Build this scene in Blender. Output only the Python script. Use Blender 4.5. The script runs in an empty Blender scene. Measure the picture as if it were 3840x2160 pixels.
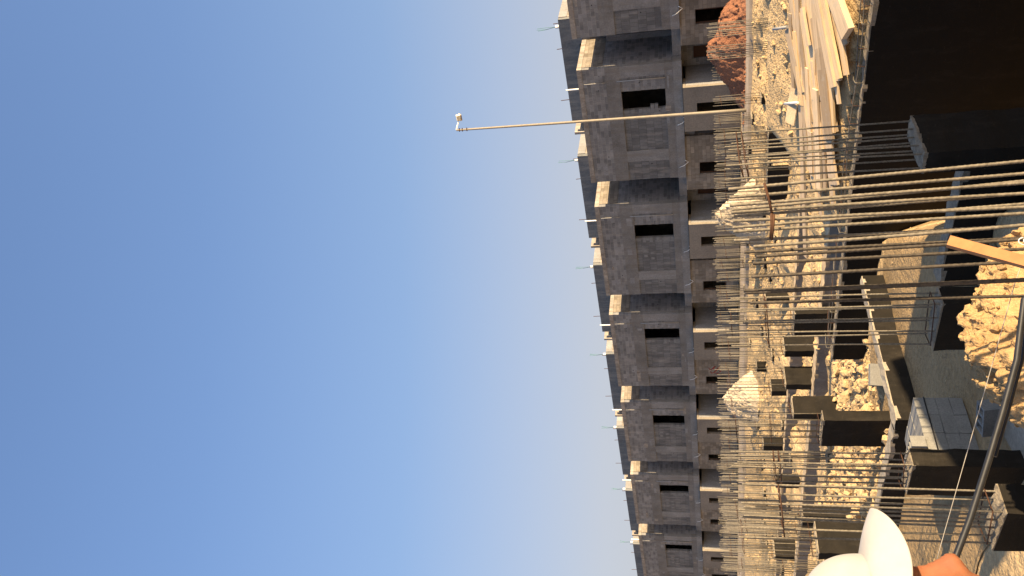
import bpy, bmesh, math, random
import numpy as np
from mathutils import Vector, Matrix, noise, Quaternion
random.seed(7); rng = np.random.default_rng(7)
sc = bpy.context.scene
COL = sc.collection
R = math.radians

# ------------------------------------------------------------------ camera model (the photograph lies on its side)
FPX = 3101.8; HOR = 717.5; PIT = math.atan(HOR / FPX); SL = .03; NN = math.hypot(1, SL); EYE = 2.95
CP, SP = math.cos(PIT), math.sin(PIT)
def ray(x, y):
    dx, dy = x - 1920, y - 1080
    a = -(dx * SL + dy) / NN; b = (-dx + SL * dy) / NN
    return Vector((a, FPX * CP - b * SP, FPX * SP + b * CP))
def atz(x, y, z):
    r = ray(x, y); k = (z - EYE) / r.z
    return Vector((r.x * k, r.y * k, z))
def atd(x, y, D):
    r = ray(x, y); k = D / r.y
    return Vector((r.x * k, D, EYE + r.z * k))
ANG = -.8424
D1 = Vector((math.sin(ANG), math.cos(ANG), 0))       # along the terrace, away from us
D2 = Vector((D1.y, -D1.x, 0))                        # into the houses
ROT = math.atan2(-D1.y, -D1.x)                       # local x = -D1, local y = D2
def pq(p, q, z=0): return D2 * p + D1 * q + Vector((0, 0, z))

# ------------------------------------------------------------------ object helpers
def link(o, parent=None):
    COL.objects.link(o)
    if parent is not None: o.parent = parent
    return o
def tag(o, label=None, cat=None, group=None, kind=None):
    if label: o['label'] = label
    if cat: o['category'] = cat
    if group: o['group'] = group
    if kind: o['kind'] = kind
    elif label: o['kind'] = 'thing'
    return o
def thing(name, loc, rz=0., label=None, cat=None, group=None):
    o = bpy.data.objects.new(name, None); o.empty_display_size = .2
    o.location = loc; o.rotation_euler = (0, 0, rz); link(o)
    return tag(o, label, cat, group)

class MB:
    def __init__(s): s.v = []; s.f = []; s.uv = []; s.m = []; s.sm = []
    def face(s, pts, uvs=None, mi=0, smooth=False):
        n = len(s.v); s.v.extend([tuple(p) for p in pts]); s.f.append(tuple(range(n, n + len(pts))))
        s.uv.extend(uvs if uvs else [(0, 0)] * len(pts)); s.m.append(mi); s.sm.append(smooth)
    def box(s, a, b, mi=0, M=None, jit=0.):
        x0, y0, z0 = [min(a[i], b[i]) for i in range(3)]; x1, y1, z1 = [max(a[i], b[i]) for i in range(3)]
        j = lambda: random.uniform(-jit, jit)
        c = {}
        for i, x in enumerate((x0, x1)):
            for k, y in enumerate((y0, y1)):
                for l, z in enumerate((z0, z1)):
                    c[i, k, l] = Vector((x + j(), y + j(), z + j()))
        fs = [((0,0,0),(1,0,0),(1,0,1),(0,0,1),'xz'), ((1,1,0),(0,1,0),(0,1,1),(1,1,1),'xz'),
              ((1,0,0),(1,1,0),(1,1,1),(1,0,1),'yz'), ((0,1,0),(0,0,0),(0,0,1),(0,1,1),'yz'),
              ((0,0,1),(1,0,1),(1,1,1),(0,1,1),'xy'), ((0,1,0),(1,1,0),(1,0,0),(0,0,0),'xy')]
        for f in fs:
            P = [c[k] for k in f[:4]]
            uv = [((p.x, p.z) if f[4] == 'xz' else (p.y, p.z) if f[4] == 'yz' else (p.x, p.y)) for p in P]
            if M is not None: P = [M @ p for p in P]
            s.face(P, uv, mi)
        return s
    def tube(s, pts, r, n=6, mi=0, ribs=None, cap=True):
        pts = [Vector(p) for p in pts]; base = len(s.v); N = len(pts)
        rr = r if isinstance(r, (list, tuple)) else [r] * N
        t = (pts[-1] - pts[0]).normalized()
        up = Vector((0, 0, 1)) if abs(t.z) < .9 else Vector((1, 0, 0))
        u = None
        L = 0
        for i, p in enumerate(pts):
            t = (pts[min(i + 1, N - 1)] - pts[max(i - 1, 0)]).normalized()
            if u is None: u = (up - t * up.dot(t)).normalized()
            else: u = (u - t * u.dot(t)).normalized()
            w = t.cross(u)
            if i: L += (p - pts[i - 1]).length
            for k in range(n):
                a = 2 * math.pi * k / n; q = rr[i]
                if ribs:
                    q *= 1 + .16 * max(0, math.sin(2 * math.pi * L / ribs + 2.2 * math.cos(a)))
                s.v.append(tuple(p + (u * math.cos(a) + w * math.sin(a)) * q))
        for i in range(N - 1):
            for k in range(n):
                a = base + i * n + k; b = base + i * n + (k + 1) % n
                s.f.append((a, b, b + n, a + n)); s.uv.extend([(0, 0)] * 4); s.m.append(mi); s.sm.append(True)
        if cap:
            for q0, rev in ((0, True), (N - 1, False)):
                f = [base + q0 * n + k for k in range(n)]
                s.f.append(tuple(f[::-1] if rev else f)); s.uv.extend([(0, 0)] * n); s.m.append(mi); s.sm.append(False)
        return s
    def mesh(s, name, mats):
        me = bpy.data.meshes.new(name)
        me.from_pydata(s.v, [], s.f); ul = me.uv_layers.new(name='UVMap')
        ul.data.foreach_set('uv', np.array(s.uv, dtype=np.float32).ravel())
        for m in (mats if isinstance(mats, (list, tuple)) else [mats]): me.materials.append(m)
        me.polygons.foreach_set('material_index', s.m); me.polygons.foreach_set('use_smooth', s.sm)
        me.update(); return me
    def build(s, name, mats, parent=None):
        o = bpy.data.objects.new(name, s.mesh(name, mats)); return link(o, parent)

def mesh_np(name, V, F, mat, smooth=True):
    me = bpy.data.meshes.new(name); me.from_pydata(V, [], F)
    me.materials.append(mat); me.polygons.foreach_set('use_smooth', [smooth] * len(me.polygons)); me.update(); return me

# ------------------------------------------------------------------ materials
def newmat(name, rough=.9, metal=0.):
    m = bpy.data.materials.new(name); m.use_nodes = True
    b = m.node_tree.nodes['Principled BSDF']
    b.inputs['Roughness'].default_value = rough; b.inputs['Metallic'].default_value = metal
    if 'Specular IOR Level' in b.inputs: b.inputs['Specular IOR Level'].default_value = .3
    return m, m.node_tree.nodes, m.node_tree.links, b
def nz(N, Lk, vec, scale, detail=5, rough=.6, dist=0):
    n = N.new('ShaderNodeTexNoise'); n.inputs['Scale'].default_value = scale; n.inputs['Detail'].default_value = detail
    n.inputs['Roughness'].default_value = rough; n.inputs['Distortion'].default_value = dist
    Lk.new(vec, n.inputs['Vector']); return n.outputs['Fac']
def ramp(N, Lk, fac, stops):
    r = N.new('ShaderNodeValToRGB'); el = r.color_ramp.elements
    while len(el) < len(stops): el.new(.5)
    for e, (p, c) in zip(el, stops):
        e.position = p; e.color = (*c, 1) if len(c) == 3 else c
    Lk.new(fac, r.inputs['Fac']); return r.outputs['Color']
def mixc(N, Lk, fac, a, b, mode='MIX'):
    m = N.new('ShaderNodeMix'); m.data_type = 'RGBA'; m.blend_type = mode
    for sock, val in ((m.inputs[0], fac), (m.inputs[6], a), (m.inputs[7], b)):
        if isinstance(val, (int, float)): sock.default_value = val
        elif isinstance(val, tuple): sock.default_value = (*val, 1)
        else: Lk.new(val, sock)
    return m.outputs[2]
def bump(N, Lk, h, b, strength=.5, dist=.02):
    n = N.new('ShaderNodeBump'); n.inputs['Strength'].default_value = strength; n.inputs['Distance'].default_value = dist
    Lk.new(h, n.inputs['Height']); Lk.new(n.outputs['Normal'], b.inputs['Normal']); return n
def objco(N, scale=(1, 1, 1), rnd=True):
    tc = N.new('ShaderNodeTexCoord'); mp = N.new('ShaderNodeMapping'); mp.inputs['Scale'].default_value = scale
    return tc, mp
def coords(N, Lk, kind='Object', scale=(1, 1, 1), perobj=False):
    tc = N.new('ShaderNodeTexCoord'); mp = N.new('ShaderNodeMapping'); mp.inputs['Scale'].default_value = scale
    if kind == 'World':
        g = N.new('ShaderNodeNewGeometry'); Lk.new(g.outputs['Position'], mp.inputs['Vector'])
    else: Lk.new(tc.outputs[kind], mp.inputs['Vector'])
    return mp.outputs['Vector']
def mul(c, k): return tuple(min(1, x * k) for x in c)

def mat_rough(name, base, var=.35, scale=1.2, fine=18, rough=.92, bs=.35, bd=.02, stain=None, kind='World'):
    m, N, Lk, b = newmat(name, rough)
    v = coords(N, Lk, kind)
    a = nz(N, Lk, v, scale, 6, .65); f = nz(N, Lk, v, fine, 6, .7)
    c1 = ramp(N, Lk, a, [(.3, mul(base, 1 - var)), (.7, mul(base, 1 + var * .6))])
    c2 = ramp(N, Lk, f, [(.3, (.62, .62, .62)), (.7, (1.15, 1.15, 1.15))])
    c = mixc(N, Lk, .8, c1, c2, 'MULTIPLY')
    if stain:
        vs = coords(N, Lk, kind, (1.6, 1.6, .22)); s = nz(N, Lk, vs, 2.2, 5, .7)
        c = mixc(N, Lk, ramp(N, Lk, s, [(.45, (0, 0, 0)), (.68, (.75, .75, .75))]), c, stain)
    Lk.new(c, b.inputs['Base Color']); bump(N, Lk, f, b, bs, bd); return m

def mat_block(name, base, mortar, bw=.4, bh=.2, var=.28):
    m, N, Lk, b = newmat(name, .95)
    tc = N.new('ShaderNodeTexCoord')
    br = N.new('ShaderNodeTexBrick'); Lk.new(tc.outputs['UV'], br.inputs['Vector'])
    br.inputs['Color1'].default_value = (*mul(base, 1 - var), 1); br.inputs['Color2'].default_value = (*mul(base, 1 + var), 1)
    br.inputs['Mortar'].default_value = (*mortar, 1); br.inputs['Scale'].default_value = 1
    br.inputs['Mortar Size'].default_value = .011; br.inputs['Mortar Smooth'].default_value = .3
    br.inputs['Brick Width'].default_value = bw; br.inputs['Row Height'].default_value = bh; br.inputs['Bias'].default_value = -.1
    v = coords(N, Lk, 'World'); a = nz(N, Lk, v, .9, 5, .65); f = nz(N, Lk, v, 26, 5, .7)
    vs = coords(N, Lk, 'World', (1.3, 1.3, .3)); st = nz(N, Lk, vs, 1.7, 5, .7)
    c = mixc(N, Lk, .75, br.outputs['Color'], ramp(N, Lk, a, [(.3, (.62, .6, .58)), (.7, (1.2, 1.17, 1.12))]), 'MULTIPLY')
    c = mixc(N, Lk, .6, c, ramp(N, Lk, f, [(.3, (.7, .7, .7)), (.7, (1.15, 1.15, 1.15))]), 'MULTIPLY')
    c = mixc(N, Lk, ramp(N, Lk, st, [(.5, (0, 0, 0)), (.72, (.5, .5, .5))]), c, (.37, .34, .3))
    # a few missing-mortar holes
    vh = N.new('ShaderNodeTexVoronoi'); vh.inputs['Scale'].default_value = 1.6; Lk.new(tc.outputs['UV'], vh.inputs['Vector'])
    hole = ramp(N, Lk, vh.outputs['Distance'], [(.045, (1, 1, 1)), (.06, (0, 0, 0))])
    c = mixc(N, Lk, hole, c, (.03, .03, .03))
    Lk.new(c, b.inputs['Base Color'])
    hm = N.new('ShaderNodeMath'); hm.operation = 'MULTIPLY_ADD'; Lk.new(br.outputs['Fac'], hm.inputs[0]); hm.inputs[1].default_value = -1.; Lk.new(f, hm.inputs[2])
    bump(N, Lk, hm.outputs[0], b, .5, .012); return m

def mat_bitumen(name, k=1.):
    m, N, Lk, b = newmat(name, .7)
    b.inputs['Specular IOR Level'].default_value = .14
    v = coords(N, Lk, 'World'); a = nz(N, Lk, v, 2.2, 6, .65)
    vs = coords(N, Lk, 'World', (1, 1, 3.5)); st = nz(N, Lk, vs, 7, 8, .75, .6); fl = nz(N, Lk, v, 38, 3, .6)
    c = ramp(N, Lk, a, [(.3, (.0085, .0073, .0058)), (.75, (.0215, .0175, .0125))])
    dust = N.new('ShaderNodeMath'); dust.operation = 'MULTIPLY'
    Lk.new(ramp(N, Lk, st, [(.6, (0, 0, 0)), (.74, (1, 1, 1))]), dust.inputs[0]); Lk.new(ramp(N, Lk, fl, [(.45, (0, 0, 0)), (.6, (1, 1, 1))]), dust.inputs[1])
    dm = N.new('ShaderNodeMath'); dm.operation = 'MULTIPLY'; Lk.new(dust.outputs[0], dm.inputs[0]); dm.inputs[1].default_value = .8
    c = mixc(N, Lk, 1., c, (k, k, k), 'MULTIPLY')
    c = mixc(N, Lk, dm.outputs[0], c, (.13 * k, .11 * k, .08 * k))
    d2_ = nz(N, Lk, coords(N, Lk, 'World', (1, 1, .35)), 3.5, 7, .75)
    c = mixc(N, Lk, ramp(N, Lk, d2_, [(.52, (0, 0, 0)), (.75, (.35, .35, .35))]), c, (.06 * k, .05 * k, .037 * k))
    Lk.new(c, b.inputs['Base Color']); bump(N, Lk, st, b, .5, .02)
    Lk.new(ramp(N, Lk, a, [(.3, (.6,) * 3), (.7, (.8,) * 3)]), b.inputs['Roughness']); return m

def mat_stone(name, base, kind='World', s=1.):
    m, N, Lk, b = newmat(name, .97)
    v = coords(N, Lk, kind)
    a = nz(N, Lk, v, .7 * s, 6, .65); f = nz(N, Lk, v, 9 * s, 8, .72); g = nz(N, Lk, v, 45 * s, 4, .7)
    vo = N.new('ShaderNodeTexVoronoi'); vo.inputs['Scale'].default_value = 7 * s; Lk.new(v, vo.inputs['Vector'])
    vp = N.new('ShaderNodeTexVoronoi'); vp.inputs['Scale'].default_value = 22 * s; Lk.new(v, vp.inputs['Vector'])
    c = ramp(N, Lk, a, [(.28, mul(base, .74)), (.5, base), (.75, tuple(min(1, x * k) for x, k in zip(base, (1.12, 1.14, 1.2))))])
    c = mixc(N, Lk, .75, c, ramp(N, Lk, f, [(.28, (.6, .56, .5)), (.6, (1.08, 1.08, 1.08))]), 'MULTIPLY')
    c = mixc(N, Lk, .35, c, ramp(N, Lk, g, [(.3, (.6, .58, .55)), (.65, (1.1, 1.1, 1.1))]), 'MULTIPLY')
    Lk.new(c, b.inputs['Base Color'])
    h1 = N.new('ShaderNodeMath'); h1.operation = 'MULTIPLY_ADD'; Lk.new(vo.outputs['Distance'], h1.inputs[0]); h1.inputs[1].default_value = -.9; Lk.new(f, h1.inputs[2])
    h2 = N.new('ShaderNodeMath'); h2.operation = 'MULTIPLY_ADD'; Lk.new(vp.outputs['Distance'], h2.inputs[0]); h2.inputs[1].default_value = -.5; Lk.new(h1.outputs[0], h2.inputs[2])
    bump(N, Lk, h2.outputs[0], b, .75, .06 / s); return m

def mat_wood(name, base, perobj=True):
    m, N, Lk, b = newmat(name, .8)
    v = coords(N, Lk, 'Object', (.9, 14, 14)); a = nz(N, Lk, v, 1.6, 7, .65, .8)
    oi = N.new('ShaderNodeObjectInfo'); r = oi.outputs['Random']
    c = ramp(N, Lk, a, [(.25, mul(base, .62)), (.5, base), (.75, mul(base, 1.15))])
    tint = ramp(N, Lk, r, [(0, (.5, .46, .42)), (.3, (.78, .74, .7)), (.65, (1, .97, .92)), (1, (1.05, .9, .62))])
    c = mixc(N, Lk, 1., c, tint, 'MULTIPLY')
    d = nz(N, Lk, coords(N, Lk, 'World'), 5, 5, .7)
    c = mixc(N, Lk, ramp(N, Lk, d, [(.52, (0, 0, 0)), (.75, (.55, .55, .55))]), c, (.42, .38, .32))
    Lk.new(c, b.inputs['Base Color']); bump(N, Lk, a, b, .3, .004); return m

def mat_plain(name, base, rough=.6, metal=0., var=.12, scale=8, kind='Object'):
    m, N, Lk, b = newmat(name, rough, metal)
    v = coords(N, Lk, kind); a = nz(N, Lk, v, scale, 5, .65)
    Lk.new(ramp(N, Lk, a, [(.3, mul(base, 1 - var)), (.7, mul(base, 1 + var))]), b.inputs['Base Color'])
    bump(N, Lk, a, b, .12, .004); return m

M = {}
M['conc'] = mat_rough('house_concrete', (.27, .265, .255), .3, .8, 14, stain=(.2, .18, .155))
M['conc_l'] = mat_rough('pale_slab_concrete', (.29, .285, .28), .22, .7, 12, stain=(.2, .185, .165))
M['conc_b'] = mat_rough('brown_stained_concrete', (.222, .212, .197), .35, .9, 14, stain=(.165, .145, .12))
M['plaster'] = mat_rough('brown_plaster', (.26, .225, .18), .2, .7, 14)
M['block'] = mat_block('grey_blockwork', (.235, .235, .235), (.3, .29, .28))
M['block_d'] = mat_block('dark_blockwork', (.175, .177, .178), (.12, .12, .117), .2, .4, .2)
M['block_b'] = mat_block('dusty_blockwork', (.25, .215, .17), (.17, .145, .11))
M['coping'] = mat_rough('stained_coping', (.36, .32, .27), .35, 1.2, 12, stain=(.16, .12, .09))
M['tower'] = mat_rough('rendered_roof_wall', (.175, .18, .18), .2, .6, 10, stain=(.3, .28, .25))
M['dark'] = mat_plain('interior_shade_dark', (.03, .03, .032), .95)  # near-black wall colour carries the shade inside the roof room
M['bit'] = mat_bitumen('bitumen_coat'); M['bit_wall'] = mat_bitumen('wall_bitumen_coat', .5)
M['rawtop'] = mat_rough('raw_concrete_top', (.3, .25, .18), .4, 6, 30, bs=.8, bd=.04)
M['beamtop'] = mat_rough('beam_concrete', (.35, .3, .225), .3, 2.5, 22, bs=.5, bd=.02)
M['ground'] = mat_stone('sandy_limestone_ground', (.56, .405, .215))
M['stone'] = mat_stone('limestone_rubble', (.5, .365, .2), 'World', 1.6)
M['heap'] = mat_stone('limestone_spoil', (.46, .305, .145), 'World', 2.4)
M['sand'] = mat_stone('pale_sand', (.6, .5, .36), 'World', .9)
M['red'] = mat_stone('red_soil', (.28, .125, .068), 'World', 1.3)
M['road'] = mat_rough('site_road_concrete', (.42, .34, .255), .12, .35, 9, bs=.2)
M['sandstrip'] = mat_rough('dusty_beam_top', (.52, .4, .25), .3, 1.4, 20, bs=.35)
M['floor'] = mat_stone('pit_floor_earth', (.34, .235, .115), 'World', 1.1)
M['wood'] = mat_wood('pine_plank', (.64, .5, .33))
M['batten'] = mat_plain('new_batten', (.36, .165, .065), .75, 0, .15, 14)
M['rebar'] = mat_plain('rebar_steel', (.175, .152, .115), .6, .15, .4, 30, 'World')
M['rust'] = mat_plain('rusty_steel', (.075, .036, .02), .85, .1, .35, 40, 'World')
M['pole'] = mat_plain('painted_steel_pole', (.27, .235, .18), .6, .1)
M['lampw'] = mat_plain('cream_lamp_housing', (.75, .68, .5), .45)
M['lampg'] = mat_plain('lamp_glass', (.3, .25, .22), .2)
M['pvc'] = mat_plain('white_pvc', (.78, .75, .68), .4)
M['pipeg'] = mat_plain('grey_conduit', (.3, .29, .27), .5)
M['green'] = mat_plain('green_cable', (.07, .2, .15), .6)
M['greyblock'] = mat_rough('new_concrete_block', (.235, .228, .205), .14, 5, 45, bs=.3, bd=.006)
M['tooth'] = mat_rough('weathered_block', (.235, .23, .22), .2, 5, 40, bs=.3, bd=.006)
M['strap'] = mat_plain('black_strap', (.01, .01, .012), .4)
M['hose'] = mat_plain('black_hose', (.014, .015, .018), .5, 0, .3, 25)
M['string'] = mat_plain('pale_string', (.5, .45, .36), .8)
M['bag'] = mat_plain('white_bag', (.8, .79, .75), .6)
M['redpaint'] = mat_plain('red_paint', (.3, .03, .02), .7)
M['cap'] = mat_plain('white_cap_cloth', (.36, .345, .33), .95, 0, .1, 14)
M['hair'] = mat_plain('black_hair', (.018, .013, .01), .7, 0, .4, 60)
M['shirt'] = mat_plain('blue_shirt', (.08, .12, .2), .9)
M['trouser'] = mat_plain('dark_trousers', (.05, .05, .055), .9)
M['eyew'] = mat_plain('eye_white', (.7, .66, .6), .25)
M['iris'] = mat_plain('dark_iris', (.02, .01, .006), .15)
def mat_skin():
    m, N, Lk, b = newmat('tanned_skin', .5)
    v = coords(N, Lk, 'Object'); a = nz(N, Lk, v, 40, 5, .65); f = nz(N, Lk, v, 260, 3, .6)
    c = ramp(N, Lk, a, [(.3, (.19, .07, .034)), (.7, (.27, .105, .05))])
    Lk.new(c, b.inputs['Base Color']); bump(N, Lk, f, b, .12, .002)
    b.inputs['Subsurface Weight'].default_value = .12; b.inputs['Subsurface Radius'].default_value = (.01, .004, .002)
    return m
M['skin'] = mat_skin()

# ------------------------------------------------------------------ terrain
PT = [(-80, .95), (2.6, .95), (5.6, -1.05), (16, -1.05), (18, -.95), (20.5, -.72), (24, -.3), (27, .15), (31, .8), (31.4, .84), (36, .86), (90, .9), (5000, .9)]
def smooth(a, b, x):
    t = min(1, max(0, (x - a) / (b - a))); return t * t * (3 - 2 * t)
def terrain(X, Y):
    p = D2.x * X + D2.y * Y; q = D1.x * X + D1.y * Y
    z = PT[-1][1]
    for (a, za), (b, zb) in zip(PT, PT[1:]):
        if p <= b:
            t = max(0, (p - a) / (b - a)); z = za + (zb - za) * t; break
    ws = smooth(14.4, 12.4, q) * smooth(22., 20.4, p) if p > 16.0 else 0.
    z += (-.21 + .3 * (p - 15.9) - z) * ws                                  # gravel slope that carries the planks
    if p < 16.1 and Y > -2:
        z += (-3.9 - z) * smooth(.75, 1.9, X) * smooth(6.0, 8.0, p)          # deep trench before the long wall
        edge = .41 * p - 3.1
        z += (3.9 - z) * smooth(edge, edge - 1.3, q) * smooth(5.8, 7.2, p) * (1 - smooth(12.7, 13.4, p))  # unseen bank off to the right, added and raised to shade the pit
    amp = .06 + .2 * smooth(16.5, 18.5, p) * (1 - smooth(29.5, 31, p)) + .05 * smooth(13, 11, p) * smooth(5.5, 4, p)
    if q > 15.2 and 11 < p < 19: amp = .13
    amp *= 1 - .75 * ws
    if amp: z += amp * (noise.fractal(Vector((X * .55, Y * .55, 3.1)), 1., 2., 4) * 1.1 + .4 * noise.noise(Vector((X * 2.6, Y * 2.6, 9))) + .25 * noise.noise(Vector((X * 1.3, Y * 1.3, 4))))
    return z
def axis(lo, hi, step, far):
    a = list(np.arange(lo, hi + 1e-6, step)); s = step; x = hi
    while x < far: s *= 1.45; x += s; a.append(x)
    s = step; x = lo
    while x > -far: s *= 1.45; x -= s; a.insert(0, x)
    return a
ax = axis(-24, 15, .2, 4000); ay = axis(-3, 46, .2, 4000)
V = [(x, y, terrain(x, y)) for y in ay for x in ax]; nx = len(ax)
Fc = [(j * nx + i, j * nx + i + 1, (j + 1) * nx + i + 1, (j + 1) * nx + i) for j in range(len(ay) - 1) for i in range(nx - 1)]
g = link(bpy.data.objects.new('ground', mesh_np('ground', V, Fc, M['ground']))); tag(g, kind='structure')

# the pale site road in front of the houses, and the trodden pit floor (sheets just above the ground)
def strip_sheet(name, p0, p1, q0, q1, z, mat, dp=.6, dq=.8, amp=0., rag=0.):
    P = np.linspace(p0, p1, max(2, int((p1 - p0) / dp))); Q = np.linspace(q0, q1, max(2, int((q1 - q0) / dq)))
    V = []; F = []
    for j, qq in enumerate(Q):
        for i, pp in enumerate(P):
            e = rag * noise.noise(Vector((qq * .9, i * 3, 4.))) if i in (0, len(P) - 1) else 0
            v = pq(pp + e, qq); zz = z if z is not None else terrain(v.x, v.y) + .004 + .02
            V.append((v.x, v.y, zz))
    n = len(P)
    if z is not None:
        base = len(V); V += [(V[j * n][0], V[j * n][1], V[j * n][2] - .5) for j in range(len(Q))]
        for j in range(len(Q) - 1): F.append((j * n, base + j, base + j + 1, (j + 1) * n))
    for j in range(len(Q) - 1):
        for i in range(n - 1): F.append((j * n + i, (j + 1) * n + i, (j + 1) * n + i + 1, j * n + i + 1))
    o = link(bpy.data.objects.new(name, mesh_np(name, V, F, mat))); tag(o, kind='structure'); return o
strip_sheet('road', 31.2, 35.9, -30, 120, .93, M['road'], rag=.12)
strip_sheet('pit_floor', 7.4, 15.2, 8.2, 30, None, M['floor'], .3, .3, rag=.5)

# ------------------------------------------------------------------ rocks
def rock_templates(n, sub):
    out = []
    for i in range(n):
        bm = bmesh.new(); bmesh.ops.create_icosphere(bm, subdivisions=sub, radius=1)
        off = Vector((i * 7.3, i * 3.1, i * 1.7)); sx = Vector((1, random.uniform(.6, .95), random.uniform(.5, .85)))
        for v in bm.verts:
            c = v.co.copy(); k = 1 + .42 * noise.noise(c * 1.3 + off) + .2 * noise.noise(c * 3 + off)
            for _ in range(1):
                pass
            v.co = Vector((c.x * sx.x, c.y * sx.y, c.z * sx.z)) * k
        # chop with planes for angular faces
        for _ in range(7):
            nrm = Vector((random.gauss(0, 1), random.gauss(0, 1), random.gauss(0, 1))).normalized(); d = random.uniform(.36, .68)
            for v in bm.verts:
                e = v.co.dot(nrm) - d
                if e > 0: v.co -= nrm * e
        bm.verts.ensure_lookup_table(); bm.faces.ensure_lookup_table()
        out.append((np.array([v.co[:] for v in bm.verts]), np.array([[v.index for v in f.verts] for f in bm.faces]))); bm.free()
    return out
RT1 = rock_templates(14, 1); RT2 = rock_templates(10, 2)
def scatter(name, items, mat, kind='stuff', tmpl=RT1):
    Vs = []; Fs = []; n = 0
    for (x, y, z, s) in items:
        v, f = tmpl[rng.integers(len(tmpl))]
        q = Quaternion(rng.normal(size=4)).normalized().to_matrix(); v = (v * s) @ np.array(q).T + (x, y, z)
        Vs.append(v); Fs.append(f + n); n += len(v)
    V = np.concatenate(Vs); F = np.concatenate(Fs)
    me = bpy.data.meshes.new(name); me.from_pydata(V.tolist(), [], F.tolist()); me.materials.append(mat)
    o = link(bpy.data.objects.new(name, me)); tag(o, kind=kind); return o
items = []
def put(p, q, s, zoff=.15):
    v = pq(p, q); items.append((v.x, v.y, terrain(v.x, v.y) + s * zoff, s))
k = 0
while k < 7500:                                             # backfill between the stubs
    p = random.uniform(16.6, 31.0); q = random.uniform(4, 62)
    if noise.noise(Vector((p * .35, q * .35, 5))) + .4 * noise.noise(Vector((p, q, 1))) < random.uniform(-.25, .2): continue
    k += 1; put(p, q, .02 + .15 * random.random() ** 4 + (.07 if random.random() < .03 else 0), .05)
for _ in range(2300):                                       # loose stone tongue beyond the end of the long wall
    q = random.uniform(16.2, 27); p = random.uniform(11.5, 18) ; put(p, q, .03 + .2 * random.random() ** 3., .2)
for _ in range(2600):
    put(random.uniform(11.3, 18), random.uniform(16.2, 27), .012 + .04 * random.random() ** 2, .25)
for _ in range(500):                                        # bits on the pit floor
    put(random.uniform(7, 15.5), random.uniform(8.5, 20), .012 + .04 * random.random() ** 3, .3)
for _ in range(500):                                        # gravel on the near bank
    put(random.uniform(1.6, 4.4), random.uniform(2.5, 8.5), .012 + .035 * random.random() ** 2, .3)
scatter('limestone_gravel', items, M['stone'])

deb = []
for _ in range(260):
    v = pq(random.uniform(7, 15.3), random.uniform(8.4, 24)); deb.append((v.x, v.y, terrain(v.x, v.y) + .035, random.uniform(.02, .09)))
for _ in range(160):
    v = pq(random.uniform(2., 4.6), random.uniform(3., 8.)); deb.append((v.x, v.y, terrain(v.x, v.y) + .02, random.uniform(.015, .05)))
chip = [(v * np.array((1., .16, .07)), f) for v, f in RT1[:5]]
def scatter_flat(name, its, mat):
    Vs = []; Fs = []; n = 0
    for (x, y, z, s) in its:
        v, f = chip[rng.integers(5)]; a = rng.uniform(0, 6.28); t = rng.normal(0, .12)
        Rm = np.array(Matrix.Rotation(a, 3, 'Z') @ Matrix.Rotation(t, 3, 'Y')); v = (v * s) @ Rm.T + (x, y, z); Vs.append(v); Fs.append(f + n); n += len(v)
    me = bpy.data.meshes.new(name); me.from_pydata(np.concatenate(Vs).tolist(), [], np.concatenate(Fs).tolist()); me.materials.append(mat)
    tag(link(bpy.data.objects.new(name, me)), kind='stuff')
scatter_flat('wood_chips', deb, mat_plain('old_wood_scrap', (.34, .25, .15), .9, 0, .4, 3, 'World'))

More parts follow.
